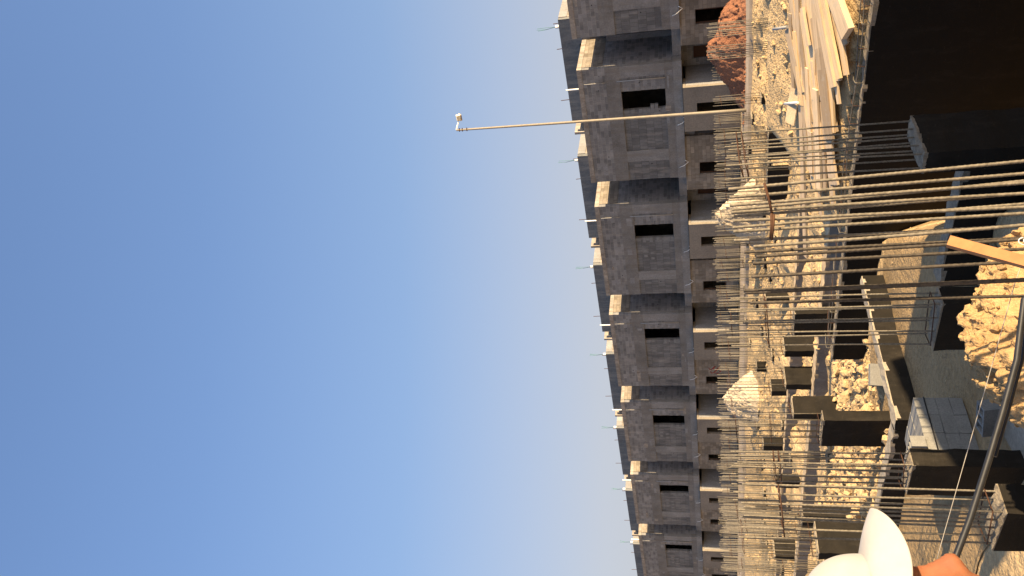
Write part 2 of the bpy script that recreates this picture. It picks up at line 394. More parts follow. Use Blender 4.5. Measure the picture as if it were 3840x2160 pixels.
# ------------------------------------------------------------------ houses
SL8 = 8.5
P0 = Vector((10.80, 41.21, 0))
ZG, ZS, ZT = .9, 3.68, 8.84
def hb(mb, s0, s1, t0, t1, z0, z1, mi=0): return mb.box((-s1, t0, z0), (-s0, t1, z1), mi)
def make_house(k):
    rd = random.Random(k * 17 + 5); h = thing('terraced_house', P0 + D1 * (SL8 * k), ROT)
    o0 = 1.36 + rd.uniform(-.06, .1); o1 = o0 + rd.uniform(.95, 1.2) if k else 2.5; e_ = lambda a: a * rd.uniform(-1, 1)
    def part(name, mat, boxes, parent=None):
        mb = MB()
        for b in boxes: hb(mb, *b)
        return mb.build(name, mat, parent or h)
    E6 = 6.8
    part('floor_slab', M['conc'], [(-.02, E6 + .02, -.02, 9, ZS, ZS + .42)])
    part('lower_band', M['conc_b'], [(0, E6, 0, .24, ZS + .42, 4.52)])
    part('column', M['conc'], [(.0, .62, -.012, .25, 4.52, 6.72)])
    part('column', M['conc'], [(4.95, 5.62, -.012, .25, 4.52, 6.72)])
    part('infill_panel', M['block'], [(.62, o0, .03, .24, 4.52, 6.72)])
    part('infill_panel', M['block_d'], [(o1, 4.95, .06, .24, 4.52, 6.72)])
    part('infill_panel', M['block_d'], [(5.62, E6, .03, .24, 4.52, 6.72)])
    teeth = []
    for i in range(11):
        if i % 2 == 0 or rd.random() < .3:
            if rd.random() < .85: teeth.append((o1 - .012 - (.2 if k == 0 and i in (2, 3) else 0), o1 + .2 + rd.choice((0, .12)), .035 + rd.uniform(0, .02), .2, 4.53 + .2 * i, 4.71 + .2 * i))
    for i in range(5):
        if rd.random() < .85: teeth.append((o0 - rd.uniform(.18, .3), o0 + .012, .015 + rd.uniform(0, .015), .2, 4.53 + .4 * i, 4.71 + .4 * i))
    if k != 0 and rd.random() < .7: teeth += [(3.3 + .2 * j + e_(.02), 3.48 + .2 * j, .045, .2, 6.1 - .4 * (j % 2), 6.3 - .4 * (j % 2)) for j in range(rd.randint(2, 6))]
    [part('loose_block', M['tooth'], [t_]) for t_ in teeth]
    for i in range(6):                                          # cement patches and board marks left on the face
        a_ = rd.uniform(.2, 6); z_ = rd.choice((rd.uniform(6.75, 7.3), rd.uniform(7.5, 8.4), rd.uniform(4.0, 4.4))); t0 = {0: -.028, 1: -.006, 2: -.006}[0 if z_ < 7.14 and z_ > 6.7 else 1]
        part('cement_patch', M['conc_l'] if rd.random() < .6 else M['coping'], [(a_, a_ + rd.uniform(.15, .9), t0 - .004 * rd.random(), .1, z_, z_ + rd.uniform(.05, .3))])
    part('lintel_beam', M['conc_b'], [(0, E6, -.02, .25, 6.72, 7.18), (0, E6, -.006, .25, 7.18, 7.45)])
    part('parapet', M['block'], [(0, E6, 0, .22, 7.45, 8.6)])
    part('coping', M['coping'], [(-.02, E6 + .02, -.025, .245, 8.6, ZT)])
    # side walls of the projecting bay
    part('side_wall', M['block_b'], [(0, .22, .26, 4.6, 7.55, 8.6)]) ; part('side_coping', M['coping'], [(-.02, .24, .26, 4.6, 8.6, ZT - .003)])
    part('side_wall', M['block'], [(0, .22, .26, 4.6, ZS + .42, 7.54)])
    part('side_wall', M['block'], [(E6 - .22, E6, .26, 9, ZS + .42, 8.75)])
    part('roof_slab', M['conc'], [(.23, E6 - .23, .26, 9, 7.2, 7.42)])
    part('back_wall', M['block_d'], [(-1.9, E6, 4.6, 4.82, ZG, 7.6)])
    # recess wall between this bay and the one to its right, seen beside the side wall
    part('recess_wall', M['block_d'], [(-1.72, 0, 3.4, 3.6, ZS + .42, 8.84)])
    part('recess_column', M['conc'], [(-.32, -.005, 2.9, 3.38, ZS + .42, 7.5)])
    part('recess_slab', M['conc'], [(-1.68, -.03, .6, 4.6, ZS, ZS + .42)])
    # set back roof room: long rendered beam over a dark opening, side walls on both ends
    T = 3.5; ZR = 10.0
    part('roof_beam', M['tower'], [(-1.2, 5.0, T, T + .22, ZR - .98, ZR)])
    part('roof_pier', M['tower'], [(-1.2, .25, T + .003, T + .21, 7.42, ZR - .98)])
    part('roof_side_wall', M['coping'], [(-1.22, -1.0, T + .22, T + 4.4, 7.42, ZR - .45)])
    part('roof_side_coping', M['conc_l'], [(-1.24, -.98, T + .22, T + 4.4, ZR - .45, ZR - .002)])
    part('roof_side_wall', M['coping'], [(5.6, 5.75, T - .1, T + 4.4, 7.42, ZR - .06)])
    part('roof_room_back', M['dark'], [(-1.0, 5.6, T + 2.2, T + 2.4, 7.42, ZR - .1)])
    part('roof_room_slab', M['conc'], [(-1.0, 5.0, T + .23, T + 2.2, ZR - .3, ZR - .12)])
    # ground floor: recessed back wall, two projecting rooms
    part('ground_room', M['plaster'], [(1.15, 2.05, -.55, -.35, ZG, ZS - .03), (2.05, 2.75, -.55, -.35, 3.0, ZS - .03), (2.75, 3.65, -.55, -.35, ZG, ZS - .03), (1.15, 3.65, -.34, .4, ZS - .16, ZS - .031)])
    part('ground_side_wall', M['conc_l'], [(1.15, 1.36, -.349, 4.5, ZG, ZS - .17)])
    part('ground_side_wall', M['plaster'], [(3.45, 3.65, -.349, 4.5, ZG, ZS - .17)])
    part('ground_room', M['block_b'], [(4.35, 6.0, .12, .34, ZG, ZS - .01), (6.0, 6.75, .12, .34, 2.95, ZS - .01), (6.0, 6.75, .12, .34, ZG, 1.6), (6.75, 7.75, .12, .34, ZG, ZS - .01)])
    part('window_frame', M['rust'], [(6.02, 6.73, .2, .24, 1.62, 1.68), (6.02, 6.08, .2, .24, 1.68, 2.93), (6.67, 6.73, .2, .24, 1.68, 2.93)])
    part('ground_side_wall', M['conc_l'], [(4.35, 4.55, .35, 4.5, ZG, ZS - .01)])
    part('ground_side_wall', M['block_b'], [(7.55, 7.75, .35, 4.5, ZG, ZS - .01)])
    part('ground_recess_wall', M['block'], [(-.74, .1, 1.7, 1.9, ZG, ZS - .01), (.1, .75, 1.7, 1.9, 3.1, ZS - .01), (.75, 1.14, 1.7, 1.9, ZG, ZS - .01)])
    part('ground_recess_wall', M['conc_b'], [(3.66, 4.34, 1.2, 1.4, ZG, ZS - .01)])
    part('door_leaf', M['rust'], [(.1, .75, 1.8, 1.86, ZG, 3.09)])
    part('ceiling_beam', M['conc_b'], [(3.66, 4.34, .3, .55, 3.15, ZS - .02)])
    # services
    def pipe(name, pts, r, mat, n=8): mb = MB(); mb.tube([(-s, t, z) for s, t, z in pts], r, n); return mb.build(name, mat, h)
    pipe('conduit_pipe', [(.78, -.03, 4.5), (.78, -.03, 6.9)], .03, M['pipeg'])
    pipe('conduit_pipe', [(.8, -.035, 7.5), (.8, -.035, 8.55)], .02, M['pipeg'])
    pipe('roof_pipe', [(1.2, .3, 8.2), (1.2, .3, 9.55)], .042, M['pvc'])
    pipe('conduit_box', [(-.55, T + .6, ZR - .02), (-.55, T + .6, ZR + .28)], .1, M['pvc'])
    for e, d in ((-.55, .25), (-.42, -.1), (-.6, .1)):
        pipe('roof_cable', [(-.55, T + .6, ZR + .25), (e + d * .4, T + .6, ZR + .8), (e + d, T + .6 + d, ZR + 1.3)], .009, M['green'], 5)
    for s_ in (-.95, .5, 3.6):
        pipe('starter_bar', [(s_, T + .15, ZR - .02), (s_ + .02, T + .15, ZR + .3 + .2 * (s_ > 3))], .02, M['rust'], 5)
    for s_ in (3.1, 5.7):
        pipe('wire_loop', [(s_, -.04, ZS + .02), (s_ + .08, -.1, ZS - .16), (s_ + .3, -.12, ZS + .1), (s_ + .42, -.06, ZS + .32)], .018, M['pvc'], 6)
    return h
HL = {
 -1: 'grey unfinished house nearest the camera, above the red soil heap, half cut off',
 0: 'grey unfinished block house behind the tall floodlight pole, with the largest dark upper opening',
 1: 'second grey unfinished house from the floodlight pole, behind the pale cream sand heap',
 2: 'third grey house from the floodlight pole, with a red scrawl on its ground floor',
 3: 'fourth grey house from the floodlight pole, right behind the pointed pale sand heap',
 4: 'fifth grey unfinished house counted from the floodlight pole along the terrace',
 5: 'sixth grey unfinished house counted from the floodlight pole, last one seen whole',
 6: 'farthest grey unfinished house, at the very end of the terrace above the white cap',
}
houses = {}
for k in range(-1, 7):
    h = make_house(k); houses[k] = h
    tag(h, HL[k], 'house', 'unfinished terraced houses in a row')
# red scrawl painted on one ground floor wall (a part of that house)
mb = MB()
for (cx, cz) in ((5.15, 2.55), (5.5, 2.45)):
    for j in range(2):
        mb.tube([(-(cx + .16 * math.sin(t * 1.3) + .03 * j), .112, cz - .3 * j + .2 * math.cos(t * .9)) for t in np.linspace(0, 5.2, 16)], .022, 5)
mb.build('red_scrawl', M['redpaint'], houses[2])

# ------------------------------------------------------------------ foundation columns with rebar
def ribbed(mb, a, b, r, near):
    a, b = Vector(a), Vector(b); L = (b - a).length
    if near:
        n = int(L / .009); bend = Vector((random.uniform(-.012, .012), random.uniform(-.012, .012), 0))
        mb.tube([a.lerp(b, i / n) + bend * math.sin(math.pi * i / n) for i in range(n + 1)], r, 8, ribs=.036)
    else: mb.tube([a, a.lerp(b, .5) + Vector((random.uniform(-.012, .012), random.uniform(-.012, .012), 0)), b], r, 5)
def worn_shaft(o, a, b):
    bm = bmesh.new(); bmesh.ops.create_cube(bm, size=1)
    for v in bm.verts: v.co = Vector([(a[i] + b[i]) / 2 + v.co[i] * (b[i] - a[i]) for i in range(3)])
    bmesh.ops.bisect_plane
    n = max(3, int((b[2] - a[2]) / .13))
    for ax_i, cnt in ((2, n), (0, 4), (1, 4)):
        for i in range(1, cnt):
            co = Vector((0, 0, 0)); co[ax_i] = a[ax_i] + (b[ax_i] - a[ax_i]) * i / cnt; no = Vector((0, 0, 0)); no[ax_i] = 1
            bmesh.ops.bisect_plane(bm, geom=bm.verts[:] + bm.edges[:] + bm.faces[:], plane_co=co, plane_no=no)
    sd = Vector((a[0] * 9 + o.location.x * 3, o.location.y * 3, 1.))
    for v in bm.verts:
        e = sum(1 for i in range(2) if abs(v.co[i] - a[i]) < 1e-4 or abs(v.co[i] - b[i]) < 1e-4)
        k = .012 if e == 2 else .005
        nv = noise.noise_vector(v.co * 7 + sd) * k; nv.z = 0
        band = .004 * (1 if int(v.co.z / .26) % 2 else -1)               # board marks
        v.co += nv + Vector((v.co.x, v.co.y, 0)).normalized() * (band - (.012 * max(0, noise.noise(v.co * 4 + sd)) if e == 2 else 0))
    me = bpy.data.meshes.new('shaft'); bm.to_mesh(me); bm.free(); me.materials.append(M['bit']); return link(bpy.data.objects.new('shaft', me), o)
def column(corner, a, b, zs, zb, label, nb=8, ztop=2.62, near=False, ties=(.45,), r=.0108, lean=(0, 0), group='black foundation column stubs with upright rebar'):
    # corner = the vertical edge nearest to us; a metres along D1, b metres along D2
    c = Vector((corner.x, corner.y, 0)) + D1 * (a / 2) + D2 * (b / 2)
    o = thing('foundation_column', (c.x, c.y, zb), ROT, label, 'column stub', group)
    H = zs - zb; ax_, by_ = a / 2, b / 2
    worn_shaft(o, (-ax_, -by_, -.3), (ax_, by_, H - .015))
    mb = MB(); n = 9; V = {}                                       # rough broken top
    for i in range(n):
        for j in range(n):
            e = i in (0, n - 1) or j in (0, n - 1)
            V[i, j] = (-ax_ + a * i / (n - 1), -by_ + b * j / (n - 1), H + (random.uniform(-.012, .006) if e else random.uniform(-.006, .03)))
    for i in range(n - 1):
        for j in range(n - 1): mb.face([V[i, j], V[i + 1, j], V[i + 1, j + 1], V[i, j + 1]])
    for i in range(n - 1):
        for (p1, p2) in ((V[i, 0], V[i + 1, 0]), (V[i + 1, n - 1], V[i, n - 1]), (V[0, i + 1], V[0, i]), (V[n - 1, i], V[n - 1, i + 1])):
            mb.face([(p1[0], p1[1], H - .03 - random.random() * .02), (p2[0], p2[1], H - .03 - random.random() * .02), p2, p1])
    mb.build('broken_top', M['rawtop'], o)
    inx, iny = ax_ - .05, by_ - .05; pos = []
    half = nb // 2
    if a >= b: pos = [(-inx + 2 * inx * i / (half - 1), sg * iny) for sg in (-1, 1) for i in range(half)]
    else: pos = [(sg * inx, -iny + 2 * iny * i / (half - 1)) for sg in (-1, 1) for i in range(half)]
    tops = []
    for (x, y) in pos:
        zt = ztop - zb + random.uniform(-.07, .05); tx, ty = x + lean[0] + random.uniform(-.03, .03), y + lean[1] + random.uniform(-.03, .03)
        mb = MB(); ribbed(mb, (x, y, H - .06), (tx, ty, zt), r, near); mb.build('rebar', M['rebar'], o); tops.append((tx, ty, zt))
    for f in ties:
        z = H + (ztop - zs) * f; k = f
        q = [(-inx - .012 + lean[0] * k, -iny - .012 + lean[1] * k, z - .03), (inx + .012 + lean[0] * k, -iny - .012 + lean[1] * k, z + .02), (inx + .012 + lean[0] * k, iny + .012 + lean[1] * k, z + .03), (-inx - .012 + lean[0] * k, iny + .012 + lean[1] * k, z - .01)]
        mb = MB(); mb.tube(q + [q[0]], .0065, 6); mb.build('stirrup', M['rust'], o)
    return o
Z1 = .35
column(atz(3467, 573, Z1), .3, .85, Z1, -3.9, 'black column stub standing in the deep dark trench, before the black wall under the planks', 10, 2.6, True, (.93, .9))
column(atz(3535, 1139, Z1), .75, .28, Z1, -1.15, 'black column stub half hidden behind the big yellow spoil heap', 8, 2.68, True, (.8, .02), r=.0098)
column(atz(3422, 1746, Z1), .66, .28, Z1, -1.15, 'black column stub touching the strapped pallet of grey blocks', 10, 2.62, True, (.72, .75, .03))
column(atz(3772, 1926, Z1), .62, .32, Z1, -1.15, 'grey brown column stub nearest the man in the white cap, crossed by the black hose', 10, 2.68, True, (.82, .03), r=.0098)
column(atz(3087, 1577, Z1), .95, .3, Z1, -1.2, 'wide black column stub with a sharp lit brown side, behind the strapped pallet', 10, 2.62, False, (.85, .5, .03))
column(atz(2976, 1553, Z1), .3, .74, Z1, -1.1, 'black column stub above the loose stone tongue, behind the wide brown sided stub', 8, 2.62, False, (.8, .03))
column(atz(2947, 1442, Z1), .26, .82, Z1, -1.2, 'dusty black column stub above the lone grey block, on its right when upright', 8, 2.62, False, (.8, .03))
column(atz(2943, 1317, Z1), .28, .66, Z1, -1.0, 'dark column stub beside the grey flat stone, behind the end of the long black wall', 8, 2.6, False, (.8, .03))
column(atz(2980, 1178, Z1), .95, .28, Z1, -1.2, 'wide dark column stub behind the long wall, straight above the white bag', 10, 2.6, False, (.8, .03))
column(atz(3070, 2073, Z1), .3, .95, Z1, -1.2, 'big grey black column stub right behind the white cap', 10, 2.6, False, (.8, .06))
column(atz(3010, 1935, Z1), .6, .34, Z1, -1.1, 'dark column stub just beyond the peak of the white cap', 8, 2.6, False, (.8, .03))
column(atz(2910, 1802, Z1), .5, .34, Z1, -.9, 'small dark column stub in the lit rubble straight above the peak of the cap', 8, 2.55, False, (.8, .03))
column(atz(2904, 2086, Z1), .3, .8, Z1, -.9, 'dusty column stub behind the cap crown, second one back', 8, 2.55, False, (.8, .03))
column(atz(2940, 176, Z1), .3, .62, Z1, -.6, 'dark column stub beside the upper ends of the plank pile', 10, 2.6, False, (.85, .55))
column(atz(2946, 85, Z1), .3, .62, Z1, -.6, 'dark column stub under the rebar thicket before the red soil heap', 10, 2.6, False, (.85,))
column(atz(2893, 1467, Z1), .3, .68, Z1, -.7, 'far dark column stub seen between two nearer stubs by the pointed sand heap', 8, 2.5, False, (.8, .03))
Z2 = .62
column(atz(2871, 1122, Z2), .26, .6, Z2, -.3, 'small dark stub in the rubble before the house with the red scrawl', 8, 2.4, False, (.8, .03))
column(atz(2838, 1378, Z2), .3, .4, Z2, -.2, 'small dark stub near the road beside the pointed sand heap', 8, 2.35, False, (.8,))
column(atz(2828, 1531, Z2), .25, .6, Z2, -.2, 'small dark stub close behind the pointed sand heap skirt', 8, 2.35, False, (.8,))
column(atz(2863, 1672, Z2), .5, .5, Z2, -.4, 'square dark stub in the rebar forest beyond the wide brown sided stub', 8, 2.4, False, (.8, .03))
column(atz(2878, 640, Z2), 1.3, .3, Z2, -.7, 'broad black stub behind the long single plank, under the densest rebar', 14, 2.42, False, (.8, .03))
column(atz(2882, 500, Z2), 1.1, .3, Z2, -.7, 'broad black stub behind the floodlight pole foot', 14, 2.42, False, (.8, .03))
column(atz(2812, 256, Z2), .5, .5, Z2, -.1, 'dark stub set in the rubble at the foot of the red soil heap', 8, 2.3, False, (.85,))
column(atz(2855, 365, Z2), .3, .5, Z2, -.2, 'small dark stub in rubble between the red soil heap and the pole foot', 6, 2.35, False, (.85,))
FAR = [(2824, 445), (2818, 560), (2815, 690), (2812, 800), (2810, 905), (2806, 990), (2806, 1095), (2805, 1200), (2808, 1290), (2815, 1600), (2818, 1745), (2818, 1850), (2818, 1935), (2820, 2010), (2822, 2100)]
ORD = ['first', 'second', 'third', 'fourth', 'fifth', 'sixth', 'seventh', 'eighth', 'ninth', 'tenth', 'eleventh', 'twelfth', 'thirteenth', 'fourteenth', 'fifteenth']
for i, (x, y) in enumerate(FAR):
    c = atz(x, y, .8); zs = terrain(c.x, c.y) + .14
    column(c, .3, .62, zs, zs - .6, '%s small stub from the floodlight pole in the back row along the road' % ORD[i], 10, 2.32, False, (.85,), group='back row of small stubs along the road')
for i, (x, y) in enumerate(FAR):
    c = atz(x + 20 + 6 * (i % 3), y + 48, .75); zs = terrain(c.x, c.y) + .12
    column(c, .3, .5, zs, zs - .6, '%s small stub from the floodlight pole in the second row from the road' % ORD[i], 10, 2.36, False, (.8,), group='second row of small stubs from the road')
MID = [(2870, 795), (2880, 900), (2868, 985), (2868, 1920), (2862, 2005), (2892, 1720), (2955, 1720), (2990, 1990), (2950, 2130), (2870, 2140), (2845, 1760), (2846, 1885), (2848, 1965), (2850, 2050), (2915, 1935), (2935, 2010), (2880, 1600)]
MLAB = ['dark stub behind the dense near rebar, third back from the long black wall', 'dark stub seen through the near rebar above the tilted batten', 'dark stub in rubble behind the near rebar, beside the lit beam ends',
        'dark stub beyond the cap peak, in the second row before the road', 'dark stub between cap peak and road, next one along the terrace', 'dark stub in the rebar forest behind the pallet, farther one', 'dark stub in the rebar forest behind the pallet, nearer one',
        'dark stub half covered by the cap top', 'dark stub at the photo edge above the cap crown, nearer one', 'dark stub at the photo edge above the cap crown, farther one', 'small stub amid dense rebar, in the third row before the road, nearest the pallet line', 'small stub amid dense rebar, in the third row before the road, above the cap peak', 'small stub amid dense rebar, in the third row before the road, past the cap peak', 'small stub amid dense rebar, in the third row before the road, above the cap crown', 'dark stub between the cap peak and the back rows, middle of the thicket', 'dark stub behind the cap crown, in the middle of the thicket', 'dark stub behind the wide brown sided stub, amid thin rebar']
for i, (x, y) in enumerate(MID):
    c = atz(x, y, .4); zs = terrain(c.x, c.y) + .16
    column(c, .34, .4, zs, zs - .6, MLAB[i], 10, 2.5, False, (.82, .4))

# two tall cages just before the camera: their stubs are in the pit below the picture
M['rebar_d'] = mat_plain('dark_rebar_steel', (.07, .058, .045), .6, .15, .45, 30, 'World')
def cage(bars, Dn, label, mt='rebar'):
    pts = [(atd(x0, y0, Dn + dd), atd(x1, y1, Dn + dd)) for (x0, y0, x1, y1, dd) in bars]
    c = sum((b for a, b in pts), Vector()) / len(pts); zs = Z1 - .2
    ends = []
    for a, b in pts:
        k = (zs - a.z) / (b.z - a.z); e = a.lerp(b, k); ends.append(e)
    ec = sum(ends, Vector()) / len(ends); zb = terrain(ec.x, ec.y)
    o = thing('foundation_column', (ec.x, ec.y, zb), ROT, label, 'column stub', 'black foundation column stubs with upright rebar')
    inv = (Matrix.Translation((ec.x, ec.y, zb)) @ Matrix.Rotation(ROT, 4, 'Z')).inverted()
    le = [inv @ e for e in ends]; x0, x1 = min(e.x for e in le) - .06, max(e.x for e in le) + .06; y0, y1 = min(e.y for e in le) - .06, max(e.y for e in le) + .06
    mb = MB(); mb.box((x0, y0, -.4), (x1, y1, zs - zb)); mb.build('shaft', M['bit'], o)
    mb = MB(); mb.box((x0 + .01, y0 + .01, zs - zb + .001), (x1 - .01, y1 - .01, zs - zb + .02), jit=.006); mb.build('broken_top', M['rawtop'], o)
    for (a, b), e in zip(pts, le):
        mb = MB(); ribbed(mb, e - Vector((0, 0, .05)), inv @ a, .0102, True); mb.build('rebar', M[mt], o)
    return o, inv
ca, inv_a = cage([(2731, 710, 3840, 602, 0), (2736, 740, 3840, 649, .1), (2737, 771, 3840, 688, 0), (2743, 787, 3840, 676, .45), (2743, 797, 3840, 731, .1), (2744, 812, 3840, 722, .5),
          (2749, 829, 3840, 778, 0), (2747, 854, 3840, 765, .5), (2750, 869, 3840, 800, .1), (2752, 902, 3840, 838, .35), (2825, 925, 3840, 836, -.1)], 5.6,
         'tall bundle of thick rebar close to the camera with a rusty tie bar across it')
cb, inv_b = cage([(2791, 946, 3840, 893, .3), (2836, 962, 3840, 894, 0), (2823, 988, 3840, 932, .1), (2818, 1038, 3840, 980, 0), (2789, 1090, 3840, 1043, .1), (2795, 1098, 3840, 1050, .5), (2813, 1136, 3840, 1112, .3)], 5.6,
         'spaced out dark rebar close to the camera, between tilted batten and big spoil heap', 'rebar_d')
for (a, b) in (((2866, 686), (2898, 815)), ((2902, 803), (2893, 900)), ((2893, 800), (2889, 895))):
    mb = MB(); mb.tube([inv_a @ atd(a[0], a[1], 5.56), inv_a @ atd((a[0] + b[0]) / 2 + 2, (a[1] + b[1]) / 2, 5.57), inv_a @ atd(b[0], b[1], 5.58)], .0085, 8); mb.build('stirrup', M['rust'], ca)

# ------------------------------------------------------------------ ground beams and the long wall
def beam(name, p0, p1, q0, q1, ztop, zbot, label, cat, side=None, top=None, group=None):
    c = pq((p0 + p1) / 2, (q0 + q1) / 2, zbot)
    o = thing(name, c, ROT, label, cat, group); hx, hy = (q1 - q0) / 2, (p1 - p0) / 2; H = ztop - zbot
    mb = MB(); mb.box((-hx, -hy, -.2), (hx, hy, H)); mb.build('core', side or M['bit'], o)
    long_x = hx > hy; L = 2 * max(hx, hy); n = max(6, int(L / .16)); w = min(hx, hy)
    mb = MB(); pr = None                                        # uneven cast top
    for i in range(n + 1):
        u = -L / 2 + L * i / n; zl, zr = H + .012 + random.uniform(-.008, .03), H + .012 + random.uniform(-.008, .03); zm = H + random.uniform(.01, .04)
        a, b = -w + random.uniform(-.012, .02), w + random.uniform(-.02, .012)
        pts = [(u, a, H - .06 + random.uniform(-.03, .03)), (u, a, zl), (u, 0, zm), (u, b, zr), (u, b, H - .06 + random.uniform(-.03, .03))]
        if not long_x: pts = [(-y, x, z) for x, y, z in pts]
        if pr:
            for j in range(4): mb.face([pr[j], pts[j], pts[j + 1], pr[j + 1]])
        pr = pts
    # wind outward
    mb.build('cast_top', top or M['beamtop'], o); return o
lw = beam('retaining_wall', 15.75, 16.05, -1.5, 16.9, -.3, -4.0, 'long black bitumen coated wall under the plank pile, filling the dark corner of the photo', 'wall', M['bit_wall'], M['rawtop'])
# starter cage lying along the top of the wall
mb = MB(); mb.box((-9.2, -.14, -.2), (9.2, .75, 2.75)); mb.build('footing', M['bit_wall'], lw)
for dp in (-.09, .1):
    mb = MB(); mb.tube([(x, dp, 3.86 + .03 * math.sin(x * 1.7 + dp * 9)) for x in np.linspace(-9, 4.2, 40)], .011, 6); mb.build('rebar', M['rebar'], lw)
for i, x in enumerate(np.arange(-8.8, 4.2, .42)):
    mb = MB(); zt = 3.87 + random.uniform(-.02, .02); xx = x + random.uniform(-.06, .06)
    mb.tube([(xx, -.11, 3.7), (xx + .02, -.11, zt), (xx + random.uniform(-.05, .05), .11, zt), (xx, .42, zt - .05)], .008, 5); mb.build('stirrup', M['rust'] if i % 3 else M['rebar'], lw)
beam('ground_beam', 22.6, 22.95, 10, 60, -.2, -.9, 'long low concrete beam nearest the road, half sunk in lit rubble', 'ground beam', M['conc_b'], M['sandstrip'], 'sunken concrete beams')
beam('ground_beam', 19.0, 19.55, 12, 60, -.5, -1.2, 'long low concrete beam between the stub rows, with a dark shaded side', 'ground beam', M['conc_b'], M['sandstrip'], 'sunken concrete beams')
c6 = atz(3365, 1575, -.6); c6p, c6q = c6.dot(D2), c6.dot(D1)
beam('ground_beam', c6p, c6p + 4.2, c6q, c6q + .32, -.6, -1.3, 'black sided beam running back from the block pallet to the lone grey block', 'ground beam', None, M['beamtop'])
beam('ground_beam', c6p, c6p + .3, c6q + .33, c6q + 9, -.6, -1.3, 'pale topped beam running on from the corner behind the block pallet', 'ground beam', None, M['beamtop'])
c3 = atz(3525, 1075, -.5); c3p, c3q = c3.dot(D2), c3.dot(D1)
beam('ground_beam', c3p, c3p + .35, c3q - 2.6, c3q, -.5, -1.2, 'black beam in shade beside the half hidden stub, behind the tilted batten', 'ground beam', None, M['rawtop'])

# ------------------------------------------------------------------ heaps
def heap(name, c, rx, ry, h, rot, mat, label, amp=.16, n=90, fine=.05, power=1.2, sharp=0., group=None):
    zmin = min(terrain(c.x + dx * rx * .8, c.y + dy * ry * .8) for dx in (-1, 0, 1) for dy in (-1, 0, 1))
    o = bpy.data.objects.new(name, None); V = []; F = []; ca_, sa_ = math.cos(rot), math.sin(rot)
    for j in range(n + 1):
        for i in range(n + 1):
            u, w = 2 * i / n - 1, 2 * j / n - 1; rr = math.hypot(u, w)
            a = math.atan2(w, u); lim = 1 - .16 * noise.noise(Vector((math.cos(a) * 1.5, math.sin(a) * 1.5, c.x)))
            t = max(0, 1 - rr / lim); base = (smooth(0, 1, t) * (1 - sharp) + t * sharp) ** (1 / power)
            x, y = u * rx, w * ry
            X, Y = x * ca_ - y * sa_, x * sa_ + y * ca_
            nv = Vector((c.x + X, c.y + Y, 0))
            hh = h * base + (amp * noise.fractal(nv * 1.4 / max(.6, h), 1, 2, 5) + fine * noise.noise(nv * 9) + fine * .7 * noise.noise(nv * 21) + fine * .9 * (.5 - noise.cell(nv * 7))) * min(1, t * 4)
            V.append((X, Y, hh + (-.35 if t <= 0 else 0)))
    for j in range(n):
        for i in range(n): F.append((j * (n + 1) + i, j * (n + 1) + i + 1, (j + 1) * (n + 1) + i + 1, (j + 1) * (n + 1) + i))
    o = link(bpy.data.objects.new(name, mesh_np(name, V, F, mat))); o.location = (c.x, c.y, c.z)
    return tag(o, label, 'heap', group)
ch = pq(33.9, 15.4, .9)
heap('soil_heap', pq(34.6, 17.3, .86), 3.3, 1.5, 1.5, ROT, M['red'], 'heap of red brown soil on the road edge, under the house nearest the camera', .26, 150, .06, 1.05)
heap('sand_heap', pq(29.4, 22.4, .35), 2.1, 1.4, 1.75, ROT, M['sand'], 'pale cream sand heap behind the thickest rebar, before the second house from the pole', .34, 110, .05, 1.5)
heap('sand_heap', pq(29.4, 34.5, .35), 2.3, 1.4, 1.75, ROT, M['sand'], 'pointed pale sand heap with a sharp crest, beside the road behind the dusty stubs', .26, 110, .05, 1.3, .5)
hc = atd(3700, 1270, 7.0)
big = heap('spoil_heap', Vector((hc.x - .05, 7.3, -.62)), 1.75, 1.25, 1.5, .3, M['heap'], 'big yellow limestone spoil heap close to the camera, crossed by the black hose', .2, 170, .075, 1.5)
bits = []
for _ in range(520):
    a = random.uniform(0, 6.283); r_ = random.random() ** .7 * 1.15
    bits.append((math.cos(a) * r_ * 1.2, math.sin(a) * r_, random.random()))
dg = bpy.context.evaluated_depsgraph_get()
its = []
me = big.data; vs = [v.co for v in me.vertices]; nn = 171
for (x, y, s) in bits:
    i = min(range(0, len(vs), 1), key=lambda q: 0) if False else None
    u = (x * math.cos(.3) + y * math.sin(.3)) / 1.75; w = (-x * math.sin(.3) + y * math.cos(.3)) / 1.25
    ii, jj = int((u + 1) / 2 * 170), int((w + 1) / 2 * 170)
    if 0 <= ii < 171 and 0 <= jj < 171:
        v = vs[jj * nn + ii]
        if v.z > 0: its.append((v.x + big.location.x, v.y + big.location.y, v.z + big.location.z, .018 + .06 * s ** 4))
scatter('spoil_stones', its, M['heap'])

its = []
for _ in range(420):
    a = random.uniform(0, 6.28); r_ = random.uniform(.3, 1.15); v = pq(34.6 + 1.5 * r_ * math.sin(a), 17.3 + 3.3 * r_ * math.cos(a)); t = max(0, 1 - r_)
    if r_ > .75: its.append((v.x, v.y, .94 + .02, .02 + .08 * random.random() ** 3))
scatter('soil_clods', its, M['red'])
